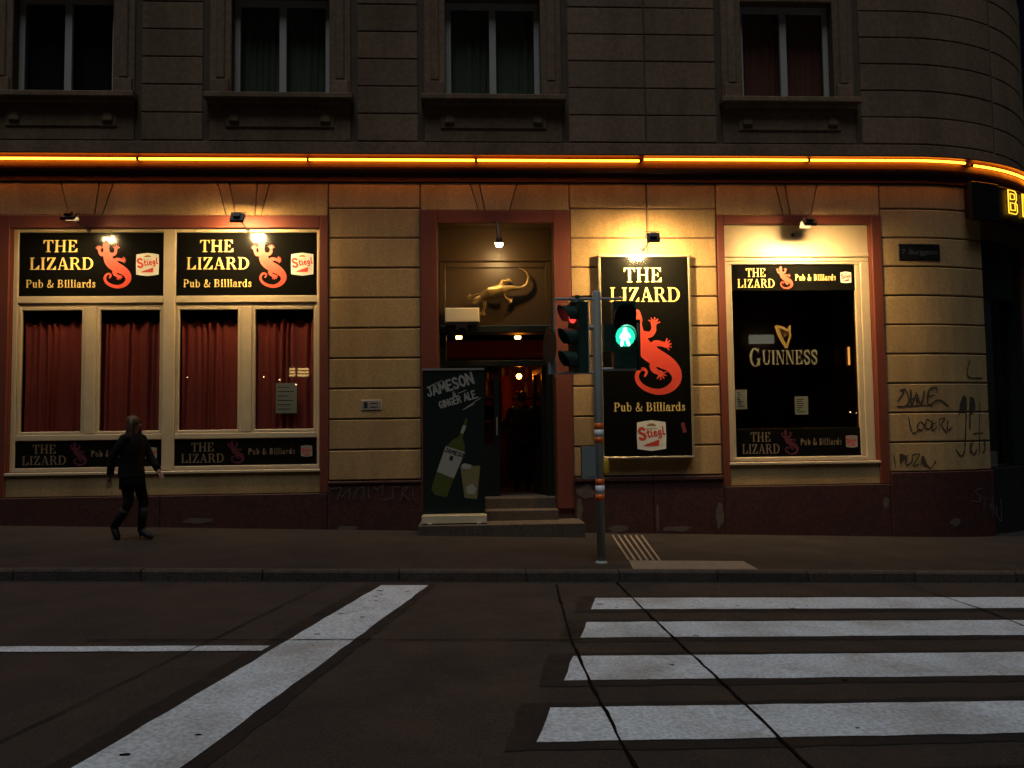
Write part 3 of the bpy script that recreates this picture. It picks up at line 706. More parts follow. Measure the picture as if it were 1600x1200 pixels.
# beer decal on the pane
rt = root('window_decal', F(5.2, 2.6, dF-.06), 'harp and beer name decal stuck inside the big dark pane', 'decal')
fn = lambda u, v: F(4.42+u, 2.72+v, dF-.064)
mat('decal', (.19, .17, .125), .6); mat('decalgold', (.2, .13, .04), .5)
flat('lettering', serif('G', .30, .20, -.02, W=.20)+serif('UINNESS', .235, .41, .01, W=.94, track=.03), fn, 'decal', rt)
hp = stroke(smooth_line([(.78,1.02),(.9,1.0),(1.02,.95),(1.06,1.02)]), .05)+stroke(smooth_line([(.78,1.02),(.83,.85),(.9,.72),(.97,.60)]), .07)+stroke([(1.05,1.0),(1.06,.82),(.99,.62)], .045)
for k in range(5): hp += stroke([(.84+.04*k, .98-.006*k), (.9+.025*k, .76+.02*k)], .008)
flat('harp', tr(hp, .8, .04, -.18), fn, 'decalgold', rt)
def notice(a, b, z0, z1, d, label, lines=7):
    rt = root('notice', F((a+b)/2, z0, d), label, 'notice')
    MB().fbox(a, b, z0, z1, d-.002, d).build('sheet', 'paper', rt)
    ps = []
    for i in range(lines):
        z = z1-.03-(z1-z0-.06)*(i+.5)/lines; ps.append(rc(a+.03, z-.006, b-.03-random.uniform(0, .1), z+.006))
    flat('lettering', ps, lambda u, v: F(u, v, d+.0015), 'ink', rt)
notice(4.37, 4.56, 2.0, 2.32, dF-.08, 'pale printed notice taped to the left edge of the beer window'); notice(5.36, 5.58, 1.9, 2.2, dF-.085, 'pale printed notice in the middle of the beer window')
notice(-3.07, -2.74, 2.02, 2.50, dF-.075, 'pale printed notice behind the pane of the left shop window', 6)
# ---- big sign board on the pier, standing off the wall
rt = root('pub_signboard', F(2.85, 1.24, .12), 'tall black pub signboard with a big red lizard on the pier', 'sign')
a, b, z0, z1, d = 2.14, 3.56, 1.26, 4.47, .13
MB().fbox(a, b, z0, z1, d-.03, d, .004).build('board', 'signblack', rt)
mat('trim', (.45, .40, .28), .35, metal=.5)
q = MB(); q.fbox(a-.035, a, z0-.035, z1+.035, .03, d+.015, .006); q.fbox(b, b+.035, z0-.035, z1+.035, .03, d+.015, .006); q.fbox(a, b, z1, z1+.034, .03, d+.014, .006); q.fbox(a, b, z0-.034, z0, .03, d+.014, .006); q.build('frame', 'trim', rt)
fn = lambda u, v, e=.003: F(a+u, z0+v, d+e)
W = b-a
flat('lettering', serif('THE', .235, W*.49, 2.80, True, W=.64), fn, 'gold', rt)
flat('lettering', serif('LIZARD', .235, W*.51, 2.48, True, W=1.16), fn, 'gold', rt)
flat('lettering', serif('Pub & Billiards', .14, W*.53, .72, True, W=1.16), fn, 'gold', rt)
flat('lizard_emblem', tr(GECKO, 1.32, W*.56, 1.66), fn, 'geckored', rt)
badge(rt, .46, W*.54, .33, fn)
flat('sticker', [[(1.24,.52),(1.28,.36),(1.34,.38),(1.30,.54)]], fn, 'roomred', rt)
# ---- floodlights on straight arms out from the wall
def flood(s_, z, d0, arm, label, em='flood', tilt=38, side=0, hood=.08):
    base = F(s_, z, d0); rt = root('floodlight', base, label, 'lamp', 'floodlights over the signs')
    end = base+Vector((0.0, -arm, .03))
    q = MB(); q.lathe(base, [(.03, 0), (.03, .02)], 10, Matrix.Rotation(R_(90), 3, 'X')); q.tube([base, base.lerp(end, .5)+Vector((0, 0, .012)), end+Vector((0, .06, .02))], .011, 6); q.build('arm', 'blackmetal', rt)
    T = Matrix.Translation(end) @ Matrix.Rotation(R_(side), 4, 'Z') @ Matrix.Rotation(R_(-tilt), 4, 'X')      # local +Y is the beam
    q = MB(); w_, h_ = .10, .075
    q.mbox(T, (-w_, -.05, -h_), (w_, -.04, h_)); q.mbox(T, (-w_, -.04, h_-.008), (w_, hood, h_)); q.mbox(T, (-w_, -.04, -h_), (w_, 0, -h_+.008))
    q.mbox(T, (-w_, -.04, -h_+.008), (-w_+.008, -.005, h_-.008)); q.mbox(T, (w_-.008, -.04, -h_+.008), (w_, -.005, h_-.008)); q.mbox(T, (-.05, -.09, -.03), (.05, -.05, .05))
    q.build('housing', 'blackmetal', rt)
    q = MB(); q.mbox(T, (-.085, -.035, -.06), (.085, -.02, .06)); q.build('lens', em, rt)
    q = MB(); q.tube([T @ Vector((-w_-.012, 0, 0)), T @ Vector((-w_-.012, -.02, .12)), T @ Vector((w_+.012, -.02, .12)), T @ Vector((w_+.012, 0, 0))], .006, 5); q.build('yoke', 'blackmetal', rt)
flood(-5.98, 4.95, dF, .66, 'dim black floodlight on an arm over the outer bay sign', 'floodlow', 50)
flood(-3.50, 4.95, dF, .60, 'bright black floodlight on an arm over the bay sign close to the door', 'floodmid', 32, hood=.03)
flood(2.86, 4.60, .03, .70, 'black floodlight on an arm over the tall signboard', 'flood', 26, hood=.02)
flood(5.38, 4.87, dF, .66, 'black floodlight on an arm over the beer window', 'flood', 46, hood=.13)
# ---- neon along the cornice
ends = [(-14, -5.165), (-5.14, -2.52), (-2.50, .14), (.165, 2.80), (2.86, 5.585), (5.61, 8.28), (8.42, 11.6)]
nl = ['glowing orange neon tube at the far end of the cornice, above the outer bay', 'glowing orange neon tube on the cornice above the bay close to the door', 'glowing orange neon tube on the cornice above the plain pier beside the door', 'glowing orange neon tube on the cornice above the door and pier', 'glowing orange neon tube on the cornice above the tall signboard', 'glowing orange neon tube on the cornice above the beer window', 'glowing orange neon tube bending round the rounded corner']
for i, (a, b) in enumerate(ends):
    zz = 6.03+(.025 if i in (4, 5) else 0)
    rt = root('neon_tube', F((a+b)/2, zz, .13), nl[i], 'neon light', 'neon tubes along the cornice')
    pts = [F(a+(b-a)*j/24, zz, .185) for j in range(25)]
    MB().tube(pts, .018, 8).build('tube', 'neon', rt, smooth=True)
    for e in (a+.015, b-.015, a+(b-a)*.33, a+(b-a)*.67): MB().tube([F(e, zz, .125), F(e, zz, .17)], .008, 6).build('holder', 'blackmetal', rt)
    for e, sg in ((a, -1), (b, 1)): MB().tube([F(e-sg*.01, zz, .185), F(e+sg*.008, zz, .185)], .0215, 8).build('end_cap', 'blackmetal', rt)
# ---- entrance
def stepbox(x0, x1, y0, z1):
    q = MB(); c = .012
    q.add([(x0,y0,-.5),(x1,y0,-.5),(x1,14,-.5),(x0,14,-.5),(x0,y0,z1-c),(x1,y0,z1-c),(x1,14,z1-c),(x0,14,z1-c),(x0+c,y0+c,z1),(x1-c,y0+c,z1),(x1-c,14-c,z1),(x0+c,14-c,z1)],
      [(0,1,5,4),(1,2,6,5),(2,3,7,6),(3,0,4,7),(4,5,9,8),(5,6,10,9),(6,7,11,10),(7,4,8,11),(8,9,10,11)]); q.build('step', 'step', BLD)
stepbox(-.78, 1.74, 12.62, .29); stepbox(-.476, 1.396, 13.12, .45); stepbox(-.470, 1.390, 13.42, .62)
dd = -.30
dm = MB()
dm.fbox(-.466, 1.386, 4.53, 5.045, dd-.05, dd, .004)
dm.fbox(-.466, -.36, 3.30, 4.48, dd-.05, dd+.02, .01); dm.fbox(1.28, 1.386, 3.30, 4.48, dd-.05, dd+.02, .01); dm.fbox(-.36, 1.28, 4.38, 4.48, dd-.05, dd+.018, .012); dm.fbox(-.36, 1.28, 3.43, 4.38, dd-.06, dd-.01)
dm.fbox(-.466, 1.386, 4.482, 4.528, dd-.05, dd+.06, .015)
op = dm.build('overdoor_panel', 'doorbrown', BLD)
q = MB(); q.fbox(-.466, 1.386, 3.30, 3.425, dd-.25, dd+.055, .015); q.fbox(-.466, -.36, .62, 3.298, dd-.25, dd-.12, .01); q.fbox(1.28, 1.386, .62, 3.298, dd-.25, dd-.12, .01)
q.fbox(-.36, 1.28, 2.76, 2.86, dd-.25, dd-.12, .01); dfm = q.build('door_frame', 'doordark', BLD)
MB().fbox(-.36, 1.28, 2.862, 3.298, dd-.20, dd-.19).build('transom_pane', 'glass', dfm)
def leaf(T, w_, name='door_leaf'):
    q = MB(); t_ = .05; h = 2.13; st = .09
    q.mbox(T, (0, 0, 0), (st, t_, h)); q.mbox(T, (w_-st, 0, 0), (w_, t_, h)); q.mbox(T, (st, .001, 0), (w_-st, t_-.001, .75)); q.mbox(T, (st, .001, h-st), (w_-st, t_-.001, h)); q.mbox(T, (st, .001, .75+.004), (w_-st, t_-.001, .84))
    lf = q.build(name, 'doordark', BLD)
    q = MB(); q.mbox(T, (st, .022, .84), (w_-st, .028, h-st)); q.build('pane', 'glass', lf)
    q = MB(); q.tube([T @ Vector((w_-.045, -.05, 1.0)), T @ Vector((w_-.045, -.05, 1.3))], .012, 8); q.tube([T @ Vector((w_-.045, 0, 1.02)), T @ Vector((w_-.045, -.05, 1.02))], .009, 6); q.tube([T @ Vector((w_-.045, 0, 1.28)), T @ Vector((w_-.045, -.05, 1.28))], .009, 6)
    q.build('handle', 'alu', lf)
leaf(Matrix.Translation((-.355, 13.78, .625)), .86)
leaf(Matrix.Translation((1.275, 13.86, .625)) @ Matrix.Rotation(R_(97), 4, 'Z'), .80)
# ---- room behind
q = MB(); A, B_, y0, y1, zf, zc = -7.3, 8.0, 13.95, 19.2, .61, 4.6
q.add([(A,y0,zf),(B_,y0,zf),(B_,y1,zf),(A,y1,zf),(A,y0,zc),(B_,y0,zc),(B_,y1,zc),(A,y1,zc)], [(0,1,2,3),(7,6,5,4),(3,2,6,7),(0,3,7,4),(1,5,6,2)])
q.build('pub_room', 'darkroom', BLD, fix=False)
q = MB(); q.box(-1.0, -.6, 14.1, 19.1, .62, 4.55); q.box(2.2, 2.35, 14.1, 17.2, .62, 4.55); q.build('partition', 'roomred', BLD)
# bar with counter and shelf
def P3(x, y, Y): X, Z = PX(x, y, Y); return Vector((X, Y, Z))
c0 = P3(775, 656, 15.9)
q = MB(); q.box(-.55, .72, 15.9, 16.5, .62, c0.z-.05); q.box(-.58, .76, 15.82, 16.55, c0.z-.048, c0.z); bar = q.build('bar_counter', 'wood', label='dark wooden bar counter seen through the pub door', cat='bar')
sh0 = P3(810, 618, 17.6).z
rt = root('back_shelf', (.8, 17.7, sh0), 'dim back bar shelves with bottles seen through the pub door', 'shelf')
for k in range(3):
    zz = sh0+.38*(k-.02); MB().box(-.5, 2.1, 17.55, 17.85, zz-.03, zz).build('board', 'wood', rt)
MB().box(-.5, 2.1, 17.86, 17.9, sh0-.2, sh0+1.2).build('back_panel', 'roomred', rt)
bm_ = None
cols = [(.35,.2,.05), (.05,.14,.04), (.45,.33,.16), (.25,.04,.03), (.5,.48,.42)]
for k, c in enumerate(cols): mat('bottle%d' % k, c, .15)
pb = MB().lathe((0, 0, 0), [(.036, 0), (.038, .02), (.038, .17), (.03, .205), (.014, .235), (.013, .30), (.015, .305)], 10)
me = bpy.data.meshes.new('bottle'); me.from_pydata([tuple(v) for v in pb.v], [], pb.f); me.update()
mes = []
for k in range(5):
    m2 = me.copy(); m2.materials.append(MATS['bottle%d' % k]); mes.append(m2)
    for p in m2.polygons: p.use_smooth = True
bn = ['amber', 'dark green', 'tan', 'dark red', 'pale']
for k in range(26):
    o = bpy.data.objects.new('bottle', mes[k % 5]); COL.objects.link(o)
    o.location = (-.3+(k % 13)*.17+random.uniform(-.03, .03), 17.66, sh0+.38*((k//13)-.02)); o.scale = (1, 1, random.uniform(.85, 1.15))
    o['label'] = bn[k % 5]+' bottle on the '+('lower' if k < 13 else 'upper')+' back shelf of the bar'; o['category'] = 'bottle'; o['group'] = 'bottles on the back bar shelves'
# hanging lamp and red hangings
pl = P3(811, 588, 15.6)
rt = root('pendant_lamp', pl, 'round amber pendant lamp glowing inside the pub door', 'lamp')
MB().ball(pl, .05, 10, 6).build('bulb', 'pendant', rt)
MB().ball(pl, .115, 14, 8, (1, 1, .92)).build('globe', 'ambglass', rt, smooth=True)
MB().tube([pl+Vector((0, 0, .1)), Vector((pl.x, pl.y, 4.6))], .008, 6).build('cord', 'blackmetal', rt)
a0 = PX(783, 600, 16.9); a1 = PX(799, 600, 16.9)
drape('wall_hanging', a0[0], a1[0], 1.9, PX(783, 588, 16.9)[1], 16.9, 'roomred', None, 3, .03, label='dark red hanging beside the bar seen through the door', cat='curtain')
for k, (x_, y_) in enumerate(((717, 527), (809, 527))):
    Xd, Zd = PX(x_, y_, 14.6)
    rt = root('downlight', (Xd, 14.6, Zd), 'small amber lamp behind the glass above the door', 'lamp', 'lamps behind the transom')
    MB().lathe((Xd, 14.6, Zd-.03), [(.05, 0), (.055, .02), (.055, .05)], 12).build('lamp', 'downlight', rt)
    MB().lathe((Xd, 14.6, Zd+.021), [(.07, 0), (.07, .05), (.02, .06), (.02, 4.6-Zd)], 12).build('shade', 'blackmetal', rt)
# narrow wall lamp inside the beer window
sp = P3(1327, 556, 15.4)
rt = root('wall_sconce', sp, 'narrow amber wall lamp glowing deep inside the beer window', 'lamp')
emit('sconce', (1, .38, .07), 1.3)
MB().box(sp.x-.013, sp.x+.013, 15.40, 15.43, sp.z-.17, sp.z+.17).build('tube', 'sconce', rt)
MB().box(sp.x-.05, sp.x+.05, 15.44, 15.5, sp.z-.25, sp.z+.25).build('back_plate', 'wood', rt)
q = MB(); q.box(sp.x-.25, sp.x+.6, 15.5, 15.7, .62, 4.55); q.build('partition', 'wood', BLD)
q = MB(); q.box(2.5, 7.9, 17.8, 17.95, .62, 4.5); q.build('partition', 'roomred', BLD)
# bulb over the lizard
bp = P3(780, 380, 12.95)
rt = root('overdoor_lamp', (bp.x, 13.3, 5.05), 'single bulb lamp hanging under the door head above the lizard', 'lamp')
MB().tube([(bp.x-.02, 13.22, 5.05), (bp.x-.02, 13.1, 4.97), (bp.x, 12.97, bp.z+.10)], [.035, .03, .035], 10).build('holder', 'blackmetal', rt)
MB().lathe((bp.x, 12.96, bp.z), [(.012, -.055), (.045, -.045), (.06, -.01), (.052, .03), (.035, .07)], 14).build('bulb', 'bulb', rt, smooth=True)
MB().lathe((bp.x, 12.96, bp.z), [(.064, -.005), (.06, .035), (.045, .085), (.03, .11)], 14).build('shade', 'blackmetal', rt, smooth=True)
MB().tube([(bp.x+.03, 12.98, bp.z-.03), (bp.x+.035, 13.02, bp.z-.30)], .003, 5).build('pull_cord', 'blackmetal', rt)
# beige box with its bow-shaped bracket
A1 = PX(695, 481, 13.3); A2 = PX(749, 503, 13.3)
rt = root('beige_box', ((A1[0]+A2[0])/2, 13.4, A2[1]), 'beige electrical box fixed over the door under the lizard', 'box')
MB().fbox(A1[0], A2[0], A2[1], A1[1], -.28, 0.0, .012).build('case', 'beige', rt)
MB().fbox(A1[0]+.02, A2[0]-.02, A2[1]-.02, A2[1]-.001, -.26, -.02, .003).build('underside', 'greybox', rt)
xm = PX(721, 510, 13.3)[0]; zb_ = A2[1]-.021
q = MB(); q.fprism([(xm-.09, zb_-.09), (xm-.02, zb_-.05), (xm+.03, zb_-.05), (xm+.1, zb_-.09), (xm+.09, zb_), (xm-.09, zb_)], -.15, -.08, .004); q.build('bracket', 'alu', rt)

# ------------------------------------------------------------------ skinned figures
def skin_mesh(name, joints, edges, material, parent, sub=2, rootv=0, **kw):
    me = bpy.data.meshes.new(name); me.from_pydata([tuple(j[0]) for j in joints], edges, []); me.update()
    o = bpy.data.objects.new('tmp', me); COL.objects.link(o)
    md = o.modifiers.new('s', 'SKIN'); md.use_smooth_shade = True; md.branch_smoothing = .4
    for i, j in enumerate(joints):
        r = j[1]; sv = me.skin_vertices[0].data[i]; sv.radius = r if isinstance(r, tuple) else (r, r); sv.use_root = (i == rootv)
    ss = o.modifiers.new('u', 'SUBSURF'); ss.levels = sub; ss.render_levels = sub
    dg = bpy.context.evaluated_depsgraph_get(); dg.update()
    m2 = bpy.data.meshes.new_from_object(o.evaluated_get(dg)); bpy.data.objects.remove(o)
    m2.name = name; m2.materials.clear()
    return finish(name, m2, material, parent, smooth=True, **kw)
# bronze lizard over the door
def LZ(x, y, d): X, Z = PX(640+x/4.615, 320+y/4.615, YF+.25-d); return Vector((X, YF+.25-d, Z))
J = [(LZ(452,706,.12), .028), (LZ(478,686,.14), .045), (LZ(512,668,.13), .042), (LZ(560,650,.14), .075), (LZ(620,625,.14), .085), (LZ(675,605,.12), .06), (LZ(720,597,.10), .043), (LZ(770,602,.08), .034), (LZ(815,598,.07), .028), (LZ(848,570,.07), .023), (LZ(858,525,.07), .018), (LZ(840,485,.07), .014), (LZ(812,465,.08), .01), (LZ(784,457,.09), .007)]
E_ = [(i, i+1) for i in range(13)]
def lz_limb(at, pts, ang, r0=.03, r1=.018):
    prev = at
    for i, p in enumerate(pts):
        J.append((LZ(*p), r0+(r1-r0)*i/(len(pts)-1))); E_.append((prev, len(J)-1)); prev = len(J)-1
    x, y, d = pts[-1]
    for k in range(5):
        a = R_(ang-60+30*k); J.append((LZ(x+28*math.cos(a), y+28*math.sin(a), d-.015), .0065)); E_.append((prev, len(J)-1))
lz_limb(3, [(510,648,.1), (475,652,.06), (440,668,.04)], 200)
lz_limb(3, [(540,690,.1), (542,730,.07), (530,775,.04)], 110)
lz_limb(5, [(655,575,.09), (668,548,.07), (708,548,.04)], -60)
lz_limb(5, [(675,640,.09), (685,668,.07), (716,688,.04)], 40)
J = [(p_, r_*(1.25 if i_ < 7 else 1.1)) for i_, (p_, r_) in enumerate(J)]
skin_mesh('lizard_sculpture', J, E_, 'bronze', None, 2, 4, label='bronze lizard figure climbing on the brown panel above the pub door', cat='sculpture')

def hand(J, E, at, pos, d, side, sc=1.0):
    d = Vector(d).normalized(); up = Vector((0, 0, 1)); s_ = d.cross(up)
    if s_.length < .1: s_ = Vector((1, 0, 0))
    s_.normalize()
    J.append((pos+d*.05, (.030, .018))); E.append((at, len(J)-1)); palm = len(J)-1
    for k in range(4):
        o = s_*(k-1.5)*.018; L = (.07, .08, .075, .06)[k]
        a = pos+d*.09+o; b = a+d*L*.5-Vector((0, 0, .008)); c = b+d*L*.45+s_*side*.01-Vector((0, 0, .02))
        for p, r in ((a, .009), (b, .008), (c, .006)):
            J.append((p, r)); E.append((palm if r == .009 else len(J)-2, len(J)-1))
    a = pos+d*.03+s_*side*.035; b = a+d*.045+s_*side*.012
    J.append((a, .010)); E.append((palm, len(J)-1)); J.append((b, .007)); E.append((len(J)-2, len(J)-1))
def person(name, loc, yaw, pose, label, hairm, long_hair, top, bottom, shoes, skirt):
    T = Matrix.Translation(loc) @ Matrix.Rotation(yaw, 4, 'Z')
    rt = root(name, loc, label, 'person')
    g = lambda p: T @ Vector(p)
    p = pose
    J = [(g(p['pelvis']), .105), (g(p['waist']), .095), (g(p['chest']), (.125, .105)), (g(p['neck0']), .06), (g(p['neck']), .048), (g(p['jaw']), (.062, .066)), (g(p['head']), (.074, .084)), (g(p['crown']), .05)]
    E = [(i, i+1) for i in range(7)]
    def chain(at, names, rad):
        prev = at
        for n_, r in zip(names, rad): J.append((g(p[n_]), r)); E.append((prev, len(J)-1)); prev = len(J)-1
        return prev
    for sd_, sg in (('l', 1), ('r', -1)):
        e = chain(2, [sd_+'sh', sd_+'el', sd_+'wr'], [.055, .042, .026]); dv = (g(p[sd_+'wr'])-g(p[sd_+'el'])); hand(J, E, e, g(p[sd_+'wr']), dv, sg)
        chain(0, [sd_+'hip', sd_+'kn', sd_+'an', sd_+'to'], [.085, .056, .036, .03])
    body = skin_mesh('body', J, E, 'skin', rt, 1)
    # face: nose, eyes, ears, lips
    hd = Vector(p['head']); q = MB()
    q.ball(g(hd+Vector((.092, 0, -.03))), .014, 8, 6, (1, 1, 1.4)); q.ball(g(hd+Vector((.0, .078, -.02))), .025, 8, 6, (.6, .4, 1.2)); q.ball(g(hd+Vector((.0, -.078, -.02))), .025, 8, 6, (.6, .4, 1.2)); q.build('nose_and_ears', 'skin', body, smooth=True)
    q = MB(); q.ball(g(hd+Vector((.076, .03, .0))), .012, 8, 6); q.ball(g(hd+Vector((.076, -.03, .0))), .012, 8, 6); q.build('eyes', 'ink', body, smooth=True)
    q = MB(); q.ball(g(hd+Vector((.078, 0, -.075))), .02, 8, 6, (.5, 1.1, .4)); q.build('lips', 'roomred', body, smooth=True)
    # hair
    q = MB(); c = hd
    if long_hair:
        pts = [c+Vector((-.005, 0, .105)), c+Vector((-.015, 0, .08)), c+Vector((-.025, 0, .02)), c+Vector((-.04, 0, -.06)), c+Vector((-.06, 0, -.15)), c+Vector((-.075, 0, -.25)), c+Vector((-.08, 0, -.34))]
        q.tube([g(x) for x in pts], [(.03, .03), (.085, .082), (.105, .098), (.105, .075), (.115, .065), (.11, .05), (.05, .02)], 14)
        for sg in (1, -1):
            q.tube([g(c+Vector(v)) for v in ((.0, .07*sg, .06), (.005, .09*sg, -.03), (.01, .095*sg, -.14), (.02, .09*sg, -.24), (.02, .085*sg, -.31))], [.025, .026, .028, .024, .008], 8)
    else:
        pts = [c+Vector((-.005, 0, .10)), c+Vector((-.012, 0, .08)), c+Vector((-.022, 0, .02)), c+Vector((-.03, 0, -.05)), c+Vector((-.035, 0, -.08))]
        q.tube([g(x) for x in pts], [(.03, .03), (.085, .08), (.1, .09), (.085, .07), (.05, .04)], 14)
    q.build('hair', hairm, rt, smooth=True)
    # jacket with sleeves
    q = MB(); ax = Vector(p['chest'])
    pw, pc, pn, pp = Vector(p['waist']), Vector(p['chest']), Vector(p['neck0']), Vector(p['pelvis'])
    ring = [(pp+Vector((0, 0, -.10)), (.20, .165)), (pp+Vector((0, 0, .03)), (.185, .15)), (pw, (.165, .13)), (pw.lerp(pc, .6), (.185, .145)), (pc+Vector((0, 0, .05)), (.195, .145)), (pn+Vector((0, 0, -.02)), (.15, .11)), (pn+Vector((0, 0, .035)), (.075, .07))]
    vs_ = []; n = 18
    for c_, (rl, rf) in ring:
        for j in range(n):
            a = 6.28319*j/n; wob = 1+.03*math.sin(3*a+c_.z*9); vs_.append(g((c_.x+rf*wob*math.cos(a), c_.y+rl*wob*math.sin(a), c_.z)))
    q.add(vs_, [(i*n+j, i*n+(j+1) % n, (i+1)*n+(j+1) % n, (i+1)*n+j) for i in range(len(ring)-1) for j in range(n)])
    for sd_ in 'lr':
        s0, e0, w0 = g(p[sd_+'sh']), g(p[sd_+'el']), g(p[sd_+'wr'])
        q.tube([s0+(g(p['neck0'])-s0)*.25, s0, s0.lerp(e0, .5), e0, e0.lerp(w0, .5), w0], [.07, .074, .062, .056, .05, .046], 12)
    q.build('jacket', top, rt, smooth=True)
    if skirt:
        q = MB(); vs_ = []
        ring = [(pp+Vector((0, 0, .0)), .155, .13), (pp+Vector((0.01, 0, -.12)), .18, .155), (pp+Vector((.02, 0, -.26)), .175, .17), (pp+Vector((.02, 0, -.27)), .16, .155)]
        for c_, rl, rf in ring: vs_ += [g((c_.x+rf*math.cos(6.28319*j/n), c_.y+rl*math.sin(6.28319*j/n), c_.z)) for j in range(n)]
        q.add(vs_, [(i*n+j, i*n+(j+1) % n, (i+1)*n+(j+1) % n, (i+1)*n+j) for i in range(3) for j in range(n)]); q.build('skirt', bottom, rt, smooth=True)
    for sd_ in 'lr':
        h0, k0, a0, t0 = (g(p[sd_+x]) for x in ('hip', 'kn', 'an', 'to'))
        MB().tube([h0, h0.lerp(k0, .5), k0, k0.lerp(a0, .35), a0], [.096, .084, .064, .066, .05], 12).build('tights' if skirt else 'trouser_leg', 'tights' if skirt else bottom, rt, smooth=True)
        q = MB(); km = k0.lerp(a0, .2) if skirt else k0.lerp(a0, .8)
        q.tube([km, k0.lerp(a0, .5), a0], [.068, .064, .05], 12); q.tube([a0-(t0-a0).normalized()*.035, a0.lerp(t0, .5), t0, t0+(t0-a0).normalized()*.06], [.045, .05, .045, .02], 10)
        hl = a0-(t0-a0).normalized()*.02; q.tube([hl, Vector((hl.x, hl.y, hl.z-(.1 if skirt else .07)))], [.03, .014 if skirt else .035], 8)
        q.build('boot', shoes, rt, smooth=True)
    return rt
wom = dict(pelvis=(0,0,.96), waist=(0,0,1.10), chest=(.02,0,1.27), neck0=(.015,0,1.42), neck=(.025,0,1.47), jaw=(.045,0,1.535), head=(.04,0,1.60), crown=(.03,0,1.66),
  lsh=(.02,.165,1.385), lel=(.12,.23,1.13), lwr=(.29,.17,.95), rsh=(.01,-.165,1.385), rel=(-.13,-.23,1.14), rwr=(-.15,-.24,.90),
  lhip=(0,.085,.90), lkn=(.13,.09,.52), lan=(.10,.09,.12), lto=(.23,.08,.045), rhip=(0,-.085,.90), rkn=(.02,-.085,.50), ran=(-.20,-.085,.17), rto=(-.15,-.085,.05))
person('person', (-4.66, 11.8, pave_z(-4.66)), R_(-16), wom, 'person with long light hair in black jacket, skirt and boots walking past the curtained windows', 'hair', True, 'jacket', 'skirt', 'boot', True)
pp_ = PX(816, 640, 15.1)
man = dict(pelvis=(0,0,.98), waist=(0,0,1.12), chest=(.0,0,1.33), neck0=(.01,0,1.49), neck=(.02,0,1.54), jaw=(.04,0,1.61), head=(.035,0,1.68), crown=(.025,0,1.75),
  lsh=(.0,.20,1.45), lel=(.10,.28,1.20), lwr=(.36,.22,1.14), rsh=(.0,-.20,1.45), rel=(.0,-.28,1.18), rwr=(.16,-.22,1.0),
  lhip=(0,.09,.92), lkn=(.03,.1,.50), lan=(0,.1,.09), lto=(.14,.11,.04), rhip=(0,-.09,.92), rkn=(.02,-.1,.50), ran=(-.02,-.1,.09), rto=(.12,-.11,.04))
person('person', (pp_[0], 15.1, .62), R_(97), man, 'person in a dark jacket standing at the bar with their back to the door', 'hairdark', False, 'navy', 'navy', 'boot', False)

# ------------------------------------------------------------------ roll-up banner on the step
by = 12.80
bx0, bz1 = PX(660, 577, by); bx1 = PX(756, 577, by)[0]; bz0 = .29
rt = root('roll_up_banner', ((bx0+bx1)/2, by, bz0), 'tall dark roll-up banner with a tilted whiskey bottle standing by the pub door', 'banner')
q = MB(); q.box(bx0-.02, bx1+.02, by-.09, by+.09, bz0+.02, bz0+.13); q.box(bx0, bx1, by-.03, by+.03, bz0+.13, bz0+.15); q.build('base', 'beige', rt)
for xx in (bx0+.1, bx1-.1): MB().box(xx-.03, xx+.03, by-.16, by+.16, bz0, bz0+.022).build('foot', 'alu', rt)
MB().box(bx0, bx1, by-.004, by+.001, bz0+.152, bz1-.02).build('fabric', 'bannerblack', rt)
MB().box(bx0-.005, bx1+.005, by-.015, by+.012, bz1-.021, bz1+.012).build('top_rail', 'alu', rt)
MB().tube([((bx0+bx1)/2, by+.03, bz0+.13), ((bx0+bx1)/2, by+.02, bz1-.005)], .012, 6).build('pole', 'alu', rt)
bw = bx1-bx0; bh = bz1-bz0-.15
bf = lambda e: (lambda u, v: Vector((bx0+u*bw, by-.004-e, bz0+.15+v*bh)))
def uv(x, y): return ((x-80)/383, (970-y)/910)      # from the enlarged banner
def sv(polys): return [[(a/bw, b/bh) for a, b in p] for p in polys]
flat('lettering', tr(sv(sans('JAMESON', .135, 0, 0, .20, rot=.28, grow=.25, track=.16, sx=.80)), 1, uv(118,232)[0], uv(118,232)[1]), bf(.002), 'chalk', rt)
flat('lettering', tr(sv(sans('&', .07, 0, 0, .2, rot=.25)), 1, uv(270,232)[0], uv(270,232)[1]), bf(.002), 'chalk', rt)
flat('lettering', tr(sv(sans('GINGER ALE.', .10, 0, 0, .20, rot=.28, grow=.15, track=.13, sx=.74)), 1, uv(190,308)[0], uv(190,308)[1]), bf(.002), 'chalk', rt)
ln = []
for a, b in (((130,165),(205,132)), ((150,172),(190,152)), ((350,305),(440,245)), ((330,318),(400,282)), ((300,215),(350,195))): ln += stroke([uv(*a), uv(*b)], .006)
flat('ornament', ln, bf(.002), 'chalk', rt)
bt = [uv(*p) for p in ((130,810),(165,700),(215,560),(255,515),(285,495),(300,490),(345,375),(355,370),(357,385),(325,500),(340,540),(335,600),(270,750),(245,810),(225,865),(150,850))]
flat('bottle_print', [bt], bf(.002), 'bottlegreen', rt)
flat('bottle_label', [[uv(*p) for p in ((222,545),(340,585),(270,748),(165,705))], [uv(*p) for p in ((330,415),(352,420),(330,470),(312,462))]], bf(.0035), 'label', rt)
flat('label_lettering', tr(sv(sans('JAMESON', .062, 0, 0, .22, rot=-.33, track=.16, sx=.9)), 1, uv(216,580)[0], uv(216,580)[1])+[[uv(*p) for p in ((248,605),(268,610),(262,640),(242,632))]], bf(.005), 'ink', rt)
flat('glass_print', [[uv(*p) for p in ((310,672),(434,672),(412,880),(335,870))]], bf(.002), 'whisky', rt)
